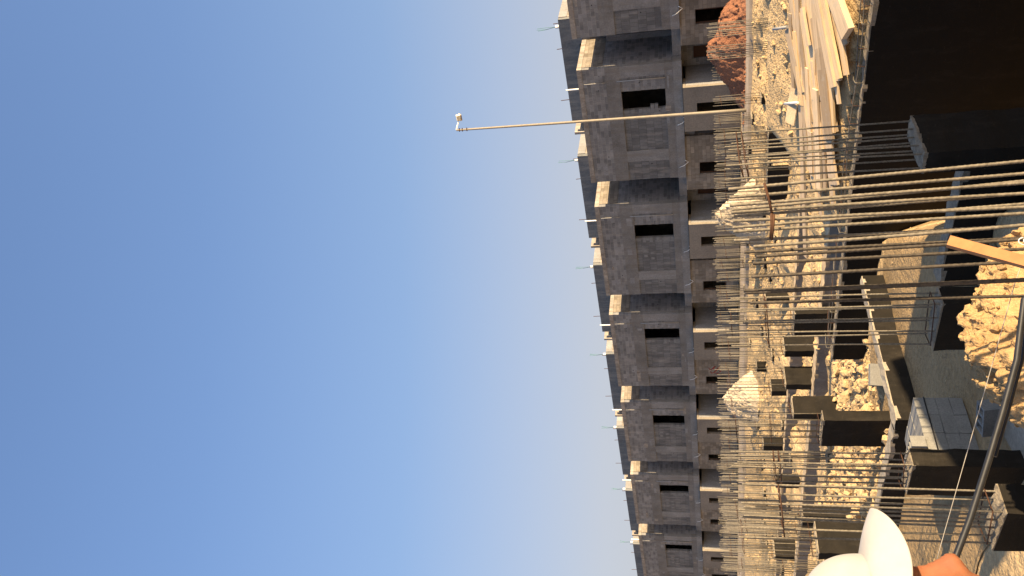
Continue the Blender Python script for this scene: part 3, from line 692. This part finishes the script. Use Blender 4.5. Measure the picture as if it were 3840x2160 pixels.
# large single stones that can be told apart
def stone(c, s, label, tm=0, mat=None):
    v, f = RT2[tm % len(RT2)]; me = bpy.data.meshes.new('limestone_boulder'); me.from_pydata((v * s).tolist(), [], f.tolist()); me.materials.append(mat or M['stone'])
    o = link(bpy.data.objects.new('limestone_boulder', me)); o.location = (c.x, c.y, c.z); o.rotation_euler = (random.random() * 6, random.random(), random.random() * 6)
    return tag(o, label, 'boulder')
def gstone(x, y, z, s, label, tm): c = atz(x, y, z); stone(Vector((c.x, c.y, terrain(c.x, c.y) + s * .45)), s, label, tm)
gstone(2845, 290, .1, .42, 'pale boulder in the rubble between the red soil heap and the plank pile', 1)
gstone(3115, 1290, -.9, .36, 'flat grey shaded boulder next to the dark stub behind the long wall end', 2)
gstone(3190, 1075, -1., .33, 'shaded boulder at the foot of the long wall, beside the lit strip of floor', 3)
gstone(3250, 1440, -1., .24, 'upright yellow stone leaning by the lone grey block', 4)
gstone(3200, 1490, -1., .26, 'largest stone in the loose stone tongue, in the middle', 5)
gstone(3270, 1540, -1., .24, 'rounded stone at the foot of the loose tongue by the corner beam', 6)
gstone(3790, 2045, .1, .16, 'pale stone at the foot of the stub nearest the man', 7)

# ------------------------------------------------------------------ planks
def splane(x, y):                                    # the pile lies on a slope from the wall top up the backfill
    r = ray(x, y); n = Vector((-D2.x * .3, -D2.y * .3, 1)); q = pq(15.9, 5, -.12)
    k = (q - Vector((0, 0, EYE))).dot(n) / r.dot(n); return Vector((0, 0, EYE)) + r * k
def plank(x0, y0, x1, y1, wpx, lift, label, th=.05, ext=0.):
    a, b = splane(x0, y0), splane(x1, y1)
    if ext: a = a + (a - b).normalized() * ext
    D = (b - a); L = D.length; mid = (a + b) / 2; w = wpx * mid.y / FPX / math.sin(math.atan(.3) + .16) * 1.08
    w = min(max(w, .09), .42)
    xx = D.normalized(); up = Vector((-D2.x * .3, -D2.y * .3, 1)).normalized(); yy = up.cross(xx).normalized(); up = xx.cross(yy)
    o = bpy.data.objects.new('plank', None)
    mb = MB(); nseg = 8; sag = random.uniform(-.015, .02); pr = None
    ring = []
    for i in range(nseg + 1):
        u = -L / 2 + L * i / nseg; z = sag * math.sin(math.pi * i / nseg)
        ring.append([Vector((u, -w / 2, z - th / 2)), Vector((u, w / 2, z - th / 2)), Vector((u, w / 2, z + th / 2)), Vector((u, -w / 2, z + th / 2))])
    for i in range(nseg):
        for j in range(4): mb.face([ring[i][j], ring[i + 1][j], ring[i + 1][(j + 1) % 4], ring[i][(j + 1) % 4]])
    mb.face(ring[0]); mb.face(ring[-1][::-1])
    o = mb.build('plank', M['wood']); bv = o.modifiers.new('b', 'BEVEL'); bv.width = .004; bv.segments = 1
    mat = Matrix((( xx.x, yy.x, up.x, 0), (xx.y, yy.y, up.y, 0), (xx.z, yy.z, up.z, 0), (0, 0, 0, 1)))
    o.matrix_world = Matrix.Translation(mid + up * (th / 2 + lift)) @ mat
    return tag(o, label, 'plank', 'loose timber planks in the pile')
PL = [(3078, 330, 3092, 705, 15, .1, 'narrow plank starting below the broad middle one, reaching behind the rebar', .05, 0),
      (3044, 300, 3067, 695, 17, .05, 'plank beside the wide long one, ending behind the near rebar', .05, 0),
      (3112, 420, 3134, 690, 20, .03, 'plank nearest the wall edge behind the near rebar, lowest of them', .05, 0),
      (3066, 0, 3074, 420, 16, .0, 'hidden plank showing between the two broadest ones', .05, .8),
      (2980, 2, 3000, 190, 13, .06, 'uppermost plank at the stub side of the pile, ending short', .05, 1.),
      (2974, 104, 3027, 346, 18, .1, 'plank with a rounded weathered end beside the dark stub', .05, 0),
      (3008, 0, 3037, 960, 12, .08, 'longest plank, a single thin board reaching far past the pile behind the near rebar', .05, 1.5),
      (3030, 0, 3049, 640, 20, .03, 'wide long plank lying against the longest thin board', .05, 1.2),
      (3053, 0, 3060, 500, 26, .05, 'broad plank in the middle of the pile with clean edges', .05, 1.2),
      (3036, 22, 3060, 165, 9, .13, 'short yellow painted batten on the middle of the pile', .06, 0),
      (3070, 0, 3092, 330, 20, .02, 'plank just under the broad middle one, half covered', .05, 1.),
      (3090, 0, 3150, 322, 17, .12, 'slanting plank with a square dark end, crossing towards the wall', .06, 1.),
      (3085, 75, 3128, 520, 34, .07, 'widest plank, with a notched broken end', .05, 0),
      (3108, 0, 3144, 305, 12, .05, 'narrow slanting plank beside the one with a square end', .05, 1.),
      (3126, 0, 3182, 288, 13, .16, 'narrow pale plank slanting over the wall rebar', .06, 1.),
      (3147, 0, 3190, 162, 16, .06, 'short plank beneath the heavy timber beam', .05, 1.),
      (3172, 0, 3214, 118, 40, .12, 'heavy squared timber with a split grey end, nearest the black wall', .12, 1.),
      (3058, 488, 3063, 652, 12, .1, 'short off cut by the far end of the wide plank', .05, 0),
      (3074, 490, 3085, 715, 14, .07, 'short board lying behind the near rebar, inner one', .05, 0),
      (3106, 555, 3112, 705, 9, .09, 'short thin lath near the wall edge behind the near rebar', .04, 0),
      (3128, 610, 3141, 690, 26, .04, 'stubby wide off cut at the wall edge', .05, 0)]
ADJ = ['knotty', 'split', 'grey edged', 'cement stained', 'bowed', 'clean', 'nail marked', 'mud marked', 'short', 'thin', 'sun bleached', 'rough sawn', 'chipped', 'dark ended', 'pale', 'yellowish', 'twisted', 'narrow', 'square edged', 'worn']
WHERE = ['among the upper ends of the pile', 'in the middle of the pile', 'low in the pile by the wall rebar', 'at the far ends behind the near rebar']
WHERE += ['leaning across the pile', 'on top of the pile near the pole']
for i in range(36):
    w_ = i % 6; x0 = [2985, 3040, 3110, 3045, 3000, 3020][w_] + random.uniform(-10, 42) ; y0 = [0, 0, 0, 330, 40, 200][w_] + random.uniform(0, 90); ln = random.uniform(240, 430)
    PL.append((x0, y0, x0 + random.uniform(.04, .16) * ln, y0 + ln, random.uniform(8, 15), random.uniform(.02, .1), '%s loose plank %s' % (ADJ[i % 20 if i < 20 else (i * 7 + 3) % 20], WHERE[w_]), .045, .3 if y0 < 40 else 0))
for a in PL: plank(*a[:6], a[6], *a[7:])
# bearers that carry the pile
def boxthing(name, loc, rot, boxes, mat, label, cat, group=None, bev=.004):
    mb = MB()
    for b in boxes: mb.box(*b)
    o = mb.build(name, mat); o.location = loc; o.rotation_euler = rot
    m = o.modifiers.new('b', 'BEVEL'); m.width = bev; m.segments = 1; m.limit_method = 'ANGLE'
    return tag(o, label, cat, group)
c = splane(2992, 385)
boxthing('formwork_board', c + Vector((0, 0, .1)), (R(18), R(8), ROT + R(20)), [((-.5, -.25, 0), (.5, .25, .025))], M['sandstrip'], 'pale grey formwork board leaning at the far side of the planks', 'board')
a, b = splane(2962, 387), splane(3026, 382)
mb = MB(); mb.tube([a + Vector((0, 0, .12)), b + Vector((0, 0, .2))], .03, 8); tag(mb.build('steel_prop', M['pvc']), 'white steel prop lying beside the grey formwork board', 'prop')
a, b = splane(2925, 107), splane(2984, 98)
mb = MB(); mb.tube([a + Vector((0, 0, .15)), b + Vector((0, 0, .18))], .035, 8); tag(mb.build('steel_prop', M['pipeg']), 'grey steel prop beside the dark stub at the upper ends of the planks', 'prop')

# tilted batten held up among the near rebar
a, b = atd(3556, 905, 5.15), atd(3960, 1015, 5.0); bb = a.lerp(b, 1.5); D = bb - a
mb = MB(); mb.box((0, -.022, -.03), (D.length, .022, .03)); o = mb.build('batten', M['batten'])
xx = D.normalized(); yy = Vector((xx.y * .2 - .2, 1, .05)); yy = (yy - xx * yy.dot(xx)).normalized(); zz = xx.cross(yy)
o.matrix_world = Matrix.Translation(a) @ Matrix(((xx.x, yy.x, zz.x, 0), (xx.y, yy.y, zz.y, 0), (xx.z, yy.z, zz.z, 0), (0, 0, 0, 1)))
m_ = o.modifiers.new('b', 'BEVEL'); m_.width = .003
tag(o, 'single tilted orange batten leaning through the near rebar', 'batten')
mb = MB(); c0 = atd(3838, 905, 5.0)
mb.tube([c0 + Vector((.02 * math.cos(t) , 0, .03 * math.sin(t) - .004 * t)) for t in np.linspace(0, 14, 40)], .003, 5)
tag(mb.build('wire_coil', M['pvc']), 'small coil of white wire beside the foot of the tilted batten', 'wire')

# ------------------------------------------------------------------ floodlight pole
base = Vector((0, 0, 0)); r0 = ray(2683, 422); kk = 37. / r0.y; base = Vector((r0.x * kk, 37., 0)); base.z = terrain(base.x, base.y)
tp = atd(1712, 488, 37.)
po = thing('floodlight_pole', base, 0, 'tall thin pole with a single cream floodlight, standing in the rebar before the houses', 'light pole')
H = tp.z - base.z; off = Vector((tp.x - base.x, 0, 0))
mb = MB(); n_ = 10; mb.tube([Vector((off.x * i / n_, 0, H * i / n_)) for i in range(n_ + 1)], [.082 - .036 * i / n_ for i in range(n_ + 1)], 8); mb.build('pole', M['pole'], po)
mb = MB(); mb.box((-.14, -.14, -.05), (.14, .14, .03)); mb.build('base_plate', M['rust'], po)
T_ = Vector((off.x, 0, H))
for dz in (.14, .28, .5): mb = MB(); mb.box(T_ + Vector((-.075, -.06, -dz - .012)), T_ + Vector((.075, .06, -dz + .012))); mb.build('clamp', M['rust'], po)
A1 = T_ + Vector((.36, -.05, -.12))
mb = MB(); mb.tube([T_ + Vector((0, 0, -.03)), T_ + Vector((.02, 0, .02)), A1], .032, 8); mb.build('arm', M['pvc'], po)
mb = MB(); Mx = Matrix.Translation(A1 + Vector((.2, -.02, -.05))) @ Matrix.Rotation(R(-35), 4, 'Z') @ Matrix.Rotation(R(25), 4, 'X')
mb.box((-.13, -.1, -.02), (.13, .1, .13), 0, Mx); mb.box((-.15, -.12, -.05), (.15, .12, -.02), 0, Mx)
lh = mb.build('lamp_housing', M['lampw'], po); bv = lh.modifiers.new('b', 'BEVEL'); bv.width = .025; bv.segments = 2
mb = MB(); mb.box((-.13, -.1, -.11), (.13, .1, -.051), 0, Mx); mb.build('lamp_glass', M['lampg'], po)

# ------------------------------------------------------------------ block pallet, loose blocks, bag
near = atz(3487, 1692, -.34); far = atz(3456, 1493, -.34)
wd = (near - far); wd.z = 0; W = wd.length; nd = D2.copy(); wdir = wd.normalized()
pz = -1.08; Hs = -.34 - pz
sx = -D2; sy = D1
po = thing('block_pallet', (near.x, near.y, pz), math.atan2(D1.y, D1.x), 'strapped stack of grey concrete blocks in the pit between two black column stubs', 'pallet')
W = max(1.0, min(1.5, W * 1.25)); Dp = 1.1
# local x = D1 (to the left), local y = -D2 (towards us) rotated frame
Rl = Matrix.Rotation(math.atan2(D1.y, D1.x), 4, 'Z')
rows = [(.0, .2), (.205, .405), (.41, .72)]
for (z0, z1) in rows:
    ncol = 3
    for i in range(ncol):
        y1 = -W * i / ncol; y0 = -W * (i + 1) / ncol + .006
        for j in range(3):
            mb = MB(); x0 = Dp * j / 3; x1 = Dp * (j + 1) / 3 - .006
            mb.box((x0, y0, z0 + .05), (x1, y1, z1 + .05), jit=.006); bo = mb.build('concrete_block', M['greyblock'], po); bv = bo.modifiers.new('b', 'BEVEL'); bv.width = .006; bv.segments = 1
mb = MB(); mb.box((-.02, -W - .02, 0), (Dp, .02, .022)); mb.box((0, -W, -.06), (.1, 0, 0)); mb.box((Dp - .1, -W, -.06), (Dp, 0, 0)); mb.build('pallet_base', M['wood'], po)
mb = MB(); mb.tube([(-.006, y, .62 + .0 * y) for y in (.006, -W - .006)], .011, 4); mb.tube([(Dp + .006, .006, .62), (Dp + .006, -W - .006, .62)], .011, 4); mb.tube([(-.006, .006, .62), (Dp + .006, .006, .62)], .011, 4); mb.tube([(-.006, -W - .006, .62), (Dp + .006, -W - .006, .62)], .011, 4)
mb.build('strap', M['strap'], po)
zt_ = pz + .775
def block(loc, rot, label, holes=True, dims=(.4, .2, .2)):
    L, w, h = dims; o = thing('concrete_block', loc, 0, label, 'block'); o.rotation_euler = rot
    mb = MB(); t = .035
    if holes:
        for y0, y1 in ((-w / 2, -w / 2 + t), (w / 2 - t, w / 2)): mb.box((-L / 2, y0, 0), (L / 2, y1, h))
        n = 3
        for i in range(n + 1):
            x = -L / 2 + (L - t) * i / n; mb.box((x, -w / 2 + t, .002), (x + t, w / 2 - t, h - .002))
    else: mb.box((-L / 2, -w / 2, 0), (L / 2, w / 2, h), jit=.004)
    b_ = mb.build('body', M['greyblock'], o); return o
lw_ = lambda x, y, z: Vector((near.x, near.y, 0)) + D1 * x - (-D2) * y + Vector((0, 0, z))
block(lw_(.1, .13, zt_ + .004), (0, 0, math.atan2(D1.y, D1.x)), 'loose grey block set on top of the strapped stack, at the stub end', True, (.36, .2, .22))
block(lw_(.5, .12, zt_ + .004), (0, 0, math.atan2(D1.y, D1.x)), 'loose hollow block behind the first on top of the stack', True, (.38, .2, .22))
c = atz(3312, 1408, -1.03); block(c + Vector((0, 0, .0)), (0, R(4), R(12)), 'lone pale grey block lying in the sun at the edge of the loose stones', False, (.5, .22, .3))
c = atz(3752, 1560, -.95); block(Vector((c.x, c.y, terrain(c.x, c.y))), (R(6), R(-4), R(-28)), 'dusty hollow block on the shaded pit floor, under the black hose', True, (.45, .24, .34))
c = atz(3302, 1178, -1.03)
v, f = RT2[3]; me = bpy.data.meshes.new('bag'); me.from_pydata((v * np.array((.17, .15, .19))).tolist(), [], f.tolist()); me.materials.append(M['bag']); me.polygons.foreach_set('use_smooth', [True] * len(me.polygons))
o = link(bpy.data.objects.new('plastic_bag', me)); o.location = c + Vector((0, 0, .12)); tag(o, 'crumpled white bag on the lit strip of pit floor', 'bag')
c = atz(3835, 1600, -.9); c.z = terrain(c.x, c.y)
boxthing('concrete_slab', c + Vector((.0, .35, 0)), (R(2), R(-3), ROT + R(12)), [((-.55, -.5, 0), (.55, .5, .07))], M['beamtop'], 'pitted pale concrete slab on the pit floor beside the hose', 'slab', None, .01)

# ------------------------------------------------------------------ hose and string
hp = [(3990, 1000, 3.2), (3840, 1125, 3.15), (3813, 1350, 3.1), (3762, 1540, 3.05), (3709, 1720, 3.0), (3640, 1940, 2.95), (3572, 2122, 2.9), (3520, 2260, 2.85), (3440, 2500, 2.8)]
mb = MB(); mb.tube([atd(*p) for p in hp], .0108, 10); tag(mb.build('hose', M['hose']), 'thick black hose slung across the foreground towards the man', 'hose')
hp2 = [(x + 22, y - 8, d + .05) for x, y, d in hp[:5]]
mb = MB(); mb.tube([atd(*p) for p in hp2], .006, 8); tag(mb.build('cable', M['hose']), 'thin dark cable running alongside the thick black hose', 'cable')
sp_ = [(3880, 850, 6.2), (3806, 1062, 6.3), (3717, 1380, 6.5), (3620, 1720, 6.8), (3525, 2055, 7.1), (3500, 2150, 7.2)]
mb = MB(); mb.tube([atd(*p) for p in sp_], .0028, 5); tag(mb.build('string_line', M['string']), 'thin pale string line stretched above the pit', 'string')

# ------------------------------------------------------------------ the man in the white cap
tip = atd(3560, 2078, 1.2)
fa = R(17)                                            # heading of the face in the ground plane
fwd = Vector((math.cos(fa), math.sin(fa), 0)); lft = Vector((-fwd.y, fwd.x, 0))
hcen = tip - fwd * .130 + Vector((0, 0, .017))         # head centre
gz = terrain(hcen.x - .02, hcen.y)
root = thing('person', (hcen.x, hcen.y, gz), fa, 'man in a white cap at the photo edge, face in profile against the pit', 'person')
HZ = hcen.z - gz
def g(d, s): return math.exp(-(d * d) / (s * s))
def head_mesh():
    V = []; F = []; nu, nv = 72, 60
    for j in range(nv + 1):
        th = math.pi * j / nv
        for i in range(nu):
            ph = 2 * math.pi * i / nu
            x, y, z = math.sin(th) * math.cos(ph), math.sin(th) * math.sin(ph), math.cos(th)
            # skull ovoid, face forward = +x
            jaw = smooth(.1, -.9, z); wx = .096 - .012 * jaw * (x < 0); wy = .076 * (1 - .28 * jaw); X = x * wx; Y = y * wy; Z = z * .122
            if x > 0:
                fr = x
                X += .008 * smooth(.6, 1, fr)
                X += .024 * g(Y, .0135) * g(Z + .022, .017) * fr                       # nose tip
                X += .015 * g(Y, .010) * g(Z - .004, .026) * fr                        # nose ridge
                X += .010 * g(abs(Y) - .014, .010) * g(Z + .026, .011) * fr            # wings
                X += .011 * g(Z - .038, .014) * g(Y, .055) * fr                        # brow
                X -= .014 * g(abs(Y) - .031, .016) * g(Z - .018, .014) * fr            # sockets
                X += .008 * g(abs(Y) - .036, .022) * g(Z + .018, .026) * fr            # cheeks
                X += .011 * g(Y, .026) * g(Z + .052, .009) * fr + .010 * g(Y, .024) * g(Z + .067, .009) * fr - .004 * g(Z + .0595, .004) * g(Y, .026) * fr
                X += .014 * g(Y, .026) * g(Z + .098, .018) * fr                        # chin
            V.append((X, Y, Z + HZ))
    for j in range(nv):
        for i in range(nu): F.append((j * nu + i, j * nu + (i + 1) % nu, (j + 1) * nu + (i + 1) % nu, (j + 1) * nu + i)[::-1])
    return V, F
def skinned(nodes, edges, radii):
    me = bpy.data.meshes.new('tmp'); me.from_pydata(nodes, edges, []); o = bpy.data.objects.new('tmp', me); COL.objects.link(o)
    m = o.modifiers.new('s', 'SKIN'); sd = o.modifiers.new('d', 'SUBSURF'); sd.levels = 2
    for v, r_ in zip(me.skin_vertices[0].data, radii): v.radius = (r_, r_) if not isinstance(r_, tuple) else r_; v.use_root = False
    me.skin_vertices[0].data[0].use_root = True
    dg = bpy.context.evaluated_depsgraph_get(); e = o.evaluated_get(dg); m2 = bpy.data.meshes.new_from_object(e)
    V = [v.co[:] for v in m2.vertices]; F = [tuple(p.vertices) for p in m2.polygons]
    bpy.data.objects.remove(o); return V, F
k = HZ / 1.62
nodes = [(-.01, 0, .93 * k), (-.015, 0, 1.1 * k), (-.02, 0, 1.27 * k), (-.02, 0, 1.37 * k), (-.012, 0, 1.45 * k), (.0, 0, 1.53 * k)]
radii = [(.15, .105), (.135, .1), (.155, .11), (.13, .09), (.058, .058), (.058, .058)]
edges = [(0, 1), (1, 2), (2, 3), (3, 4), (4, 5)]
def chain(start, pts, rs):
    i0 = start
    for p, r_ in zip(pts, rs): nodes.append(p); radii.append(r_); edges.append((i0, len(nodes) - 1)); i0 = len(nodes) - 1
    return i0
for sg in (-1, 1):
    chain(0, [(-.01, sg * .1, .86 * k), (.005, sg * .11, .5 * k), (-.02, sg * .115, .09 * k), (.08, sg * .13, .035), (.17, sg * .14, .025)], [.085, .06, .042, .038, .03])
    w = chain(3, [(-.02, sg * .18, 1.36 * k), (-.03, sg * .215, 1.1 * k), (.02, sg * .235, .87 * k), (.035, sg * .235, .80 * k)], [.055, .042, .03, .036])
TW = R(8); ct, st_ = math.cos(TW), math.sin(TW)
def twist(p): x, y, z = p; t = 1 - smooth(1.38 * k, 1.5 * k, z); x2, y2 = x * ct - y * st_ - .05, x * st_ + y * ct; return (x + (x2 - x) * t, y + (y2 - y) * t, z)
nodes = [twist(p) for p in nodes]
bV, bF = skinned(nodes, edges, radii)
hV, hF = head_mesh()
allV = list(bV) + []; allF = list(bF); n0 = len(allV); allV += hV; allF += [tuple(i + n0 for i in f) for f in hF]
def ellips(c, r, rot=0, nu=16, nv=12):
    global allV, allF
    n0 = len(allV)
    for j in range(nv + 1):
        th = math.pi * j / nv
        for i in range(nu):
            ph = 2 * math.pi * i / nu; allV.append((c[0] + r[0] * math.sin(th) * math.cos(ph), c[1] + r[1] * math.sin(th) * math.sin(ph), c[2] + r[2] * math.cos(th)))
    for j in range(nv):
        for i in range(nu): allF.append((n0 + j * nu + i, n0 + (j + 1) * nu + i, n0 + (j + 1) * nu + (i + 1) % nu, n0 + j * nu + (i + 1) % nu))
for sg in (-1, 1):
    ellips((-.008, sg * .078, HZ - .0), (.018, .010, .031))
    # hands: palm and five fingers, gently curled
    hx, hy, hz = twist((.04, sg * .235, .80 * k))
    ellips((hx, hy, hz - .045), (.036, .016, .05))
    for fi, (fx, fl) in enumerate(((-.028, .06), (-.010, .074), (.009, .08), (.027, .072))):
        fv, ff = skinned([(hx + fx * .8, hy, hz - .06), (hx + fx, hy - sg * .002, hz - .09), (hx + fx + .004, hy - sg * .012, hz - .09 - fl * .5), (hx + fx + .006, hy - sg * .03, hz - .09 - fl * .9)], [(0, 1), (1, 2), (2, 3)], [.0095, .0095, .0085, .0075])
        n0 = len(allV); allV += fv; allF += [tuple(i + n0 for i in f) for f in ff]
    fv, ff = skinned([(hx + .02, hy, hz - .02), (hx + .045, hy - sg * .012, hz - .05), (hx + .052, hy - sg * .024, hz - .085)], [(0, 1), (1, 2)], [.012, .011, .009])
    n0 = len(allV); allV += fv; allF += [tuple(i + n0 for i in f) for f in ff]
body = mesh_np('body', allV, allF, M['skin']); bo = bpy.data.objects.new('body', body); link(bo, root)
rm = bo.modifiers.new('r', 'REMESH'); rm.mode = 'VOXEL'; rm.voxel_size = .0042; rm.use_smooth_shade = True
sm_ = bo.modifiers.new('s', 'SMOOTH'); sm_.iterations = 3
# clothes
def cloth(name, idx_nodes, idx_edges, rad, mat):
    v, f = skinned([twist(p) for p in idx_nodes], idx_edges, rad); o = link(bpy.data.objects.new(name, mesh_np(name, v, f, mat)), root); return o
sn = [(-.01, 0, .86 * k), (-.015, 0, 1.1 * k), (-.02, 0, 1.27 * k), (-.02, 0, 1.38 * k), (-.014, 0, 1.42 * k)]; se = [(0, 1), (1, 2), (2, 3), (3, 4)]; sr = [(.175, .125), (.155, .115), (.175, .128), (.15, .105), (.075, .075)]
for sg in (-1, 1):
    sn += [(-.02, sg * .18, 1.365 * k), (-.03, sg * .215, 1.1 * k), (.015, sg * .232, .9 * k)]; sr += [.075, .058, .046]; b0 = len(sn) - 3; se += [(3, b0), (b0, b0 + 1), (b0 + 1, b0 + 2)]
cloth('shirt', sn, se, sr, M['shirt'])
sn = [(-.01, 0, .95 * k), (-.01, 0, .88 * k)]; se = [(0, 1)]; sr = [(.16, .12), (.165, .12)]
for sg in (-1, 1):
    sn += [(-.01, sg * .1, .82 * k), (.005, sg * .11, .5 * k), (-.02, sg * .115, .1 * k)]; sr += [.1, .078, .062]; b0 = len(sn) - 3; se += [(1, b0), (b0, b0 + 1), (b0 + 1, b0 + 2)]
cloth('trousers', sn, se, sr, M['trouser'])
# cap: crown, brim and the hair under it
def cap_mesh():
    V = []; F = []; nu, nv = 64, 20
    for j in range(nv + 1):
        th = math.pi * .5 * j / nv
        for i in range(nu):
            ph = 2 * math.pi * i / nu; x = math.cos(ph); y = math.sin(ph)
            s_ = math.sin(th) ** .8 if th > 0 else 0
            rim = .078 + .006 * max(0, x) ** 1.5
            top = .172
            V.append((x * .119 * s_ * (1 + .03 * (x > 0)), y * .092 * s_, rim + (top - rim) * math.cos(th) ** .8 + .004 * max(0, x) + .0025 * math.sin(6 * ph) * math.sin(th)))
    for j in range(nv):
        for i in range(nu): F.append((j * nu + i, (j + 1) * nu + i, (j + 1) * nu + (i + 1) % nu, j * nu + (i + 1) % nu))
    n0 = len(V); nb, na = 14, 40                              # curved bill
    for j in range(nb + 1):
        r_ = j / nb
        for i in range(na + 1):
            a = R(-88 + 176 * i / na); c_, s_ = math.cos(a), math.sin(a)
            L = .064 * max(0, 1 - abs(s_) ** 4) ** .8
            rim = .078 + .006 * max(0, c_) ** 1.5
            x = .122 * c_ + L * r_; y = .0925 * s_ * (1 + .02 * r_)
            z = rim + .004 - L * r_ * .28 - .052 * r_ * abs(s_) ** 1.6 * (1 - abs(s_) ** 9) + .003 * math.sin(math.pi * r_)
            V.append((x, y, z))
    for j in range(nb):
        for i in range(na): a = n0 + j * (na + 1) + i; F.append((a, a + na + 1, a + na + 2, a + 1))
    return V, F
cV, cF = cap_mesh(); co = link(bpy.data.objects.new('cap', mesh_np('cap', cV, cF, M['cap'])), root); co.location = (0, 0, HZ + .003)
so = co.modifiers.new('s', 'SOLIDIFY'); so.thickness = .004; so.offset = 1
sb = co.modifiers.new('d', 'SUBSURF'); sb.levels = 1; sb.render_levels = 2
co.rotation_euler = (0, R(0), 0)
hV2 = []; hF2 = []; nu, nv = 40, 14
for j in range(nv + 1):
    for i in range(nu + 1):
        ph = R(62 + 236 * i / nu); t = j / nv; z = .062 - .1 * t * (.55 + .45 * (math.cos(ph) < -.2))
        rr = math.sqrt(max(.05, 1 - (z / .125) ** 2)); hV2.append((math.cos(ph) * .1 * rr, math.sin(ph) * .0805 * rr, z + HZ))
for j in range(nv):
    for i in range(nu): a = j * (nu + 1) + i; hF2.append((a, a + nu + 1, a + nu + 2, a + 1))
ho = link(bpy.data.objects.new('hair', mesh_np('hair', hV2, hF2, M['hair'])), root); so = ho.modifiers.new('s', 'SOLIDIFY'); so.thickness = .006
bm = bmesh.new(); bmesh.ops.create_uvsphere(bm, u_segments=16, v_segments=8, radius=.009); me = bpy.data.meshes.new('cap_button'); bm.to_mesh(me); bm.free(); me.materials.append(M['cap'])
cbn = link(bpy.data.objects.new('cap_button', me), co); cbn.location = (0, 0, .176); cbn.scale = (1, 1, .5)
for sg in (-1, 1):
    mb = MB(); mb.tube([(.099 - .0 * t - .030 * t * t, sg * (.010 + .040 * t), HZ + .038 + .008 * math.sin(t * 2.4)) for t in np.linspace(0, 1, 9)], [.003, .0055, .006, .006, .0055, .005, .0045, .003, .001], 8); mb.build('eyebrow', M['hair'], root)
    bm = bmesh.new(); bmesh.ops.create_uvsphere(bm, u_segments=20, v_segments=14, radius=.0125); me = bpy.data.meshes.new('eye'); bm.to_mesh(me); bm.free()
    me.materials.append(M['eyew']); me.materials.append(M['iris']); me.polygons.foreach_set('use_smooth', [True] * len(me.polygons))
    for p in me.polygons: p.material_index = 1 if p.center.normalized().dot(Vector((1, 0, -.1)).normalized()) > .86 else 0
    e = link(bpy.data.objects.new('eye', me), root); e.location = (.0775, sg * .031, HZ + .016)
    mb = MB(); mb.tube([(.0885 - .35 * (t * .016) ** 1. - 6 * (t * .016) ** 2, sg * (.031 + .016 * t), HZ + .0255 - .006 * t * t) for t in np.linspace(-1, 1, 9)], [.0015, .0025, .003, .003, .003, .003, .003, .0025, .0015], 6); mb.build('eyelid', M['hair'], root)
mb = MB(); mb.tube([(.1025 - 26 * y * y, y, HZ - .0435 - 3 * y * y) for y in np.linspace(-.028, .028, 11)], [.001, .002, .003, .0035, .004, .004, .004, .0035, .003, .002, .001], 8); mb.build('moustache', M['hair'], root)

# ------------------------------------------------------------------ light, sky, camera
AZ, ELV = R(131), R(20)
sd_ = Vector((math.sin(AZ) * math.cos(ELV), math.cos(AZ) * math.cos(ELV), math.sin(ELV)))
L = bpy.data.lights.new('sun', 'SUN'); L.energy = 4.0; L.angle = R(.53); L.color = (1, .76, .465)
lo = link(bpy.data.objects.new('sun', L)); lo.rotation_euler = sd_.to_track_quat('Z', 'Y').to_euler(); lo.location = (0, 0, 50)
w = bpy.data.worlds.new('World'); sc.world = w; w.use_nodes = True
N = w.node_tree.nodes; bg = N['Background']; sky = N.new('ShaderNodeTexSky'); sky.sky_type = 'NISHITA'; sky.sun_disc = False
sky.sun_elevation = ELV; sky.sun_rotation = AZ; sky.air_density = 1.0; sky.dust_density = 3.0; sky.ozone_density = 4.0; sky.altitude = 0
WL = w.node_tree.links
tcw = N.new('ShaderNodeTexCoord'); sx_ = N.new('ShaderNodeSeparateXYZ'); WL.new(tcw.outputs['Generated'], sx_.inputs[0])   # dusty air low over the horizon
hz_ = ramp(N, WL, sx_.outputs['Z'], [(0., (.92,) * 3), (.13, (.88,) * 3), (.22, (.84,) * 3), (.35, (.72,) * 3), (.55, (.5,) * 3), (.75, (.3,) * 3)])
hc_ = ramp(N, WL, sx_.outputs['Z'], [(0., (.915, .905, .96)), (.12, (.875, .885, .97)), (.22, (.70, .80, 1.02)), (.35, (.46, .65, 1.0)), (.55, (.315, .485, .88)), (.75, (.26, .4, .78))])
hv_ = N.new('ShaderNodeVectorMath'); hv_.operation = 'SCALE'; hv_.inputs['Scale'].default_value = 2.13; WL.new(hc_, hv_.inputs[0])
WL.new(mixc(N, WL, hz_, sky.outputs['Color'], hv_.outputs[0]), bg.inputs['Color']); bg.inputs['Strength'].default_value = .1
cam = bpy.data.cameras.new('camera'); cam.sensor_fit = 'HORIZONTAL'; cam.sensor_width = 36; cam.lens = 36 * FPX / 3840; cam.clip_end = 12000; cam.clip_start = .05
co_ = link(bpy.data.objects.new('camera', cam)); sc.camera = co_
Fw = Vector((0, CP, SP)); Up = Vector((0, -SP, CP)); Rt = Vector((1, 0, 0))
cx = (-Up - Rt * SL) / NN; cy = (Rt - Up * SL) / NN; cz = -Fw
co_.matrix_world = Matrix(((cx.x, cy.x, cz.x, 0), (cx.y, cy.y, cz.y, 0), (cx.z, cy.z, cz.z, EYE), (0, 0, 0, 1)))
sc.view_settings.view_transform = 'Standard'; sc.view_settings.look = 'None'; sc.view_settings.exposure = 1.6; sc.view_settings.gamma = 1
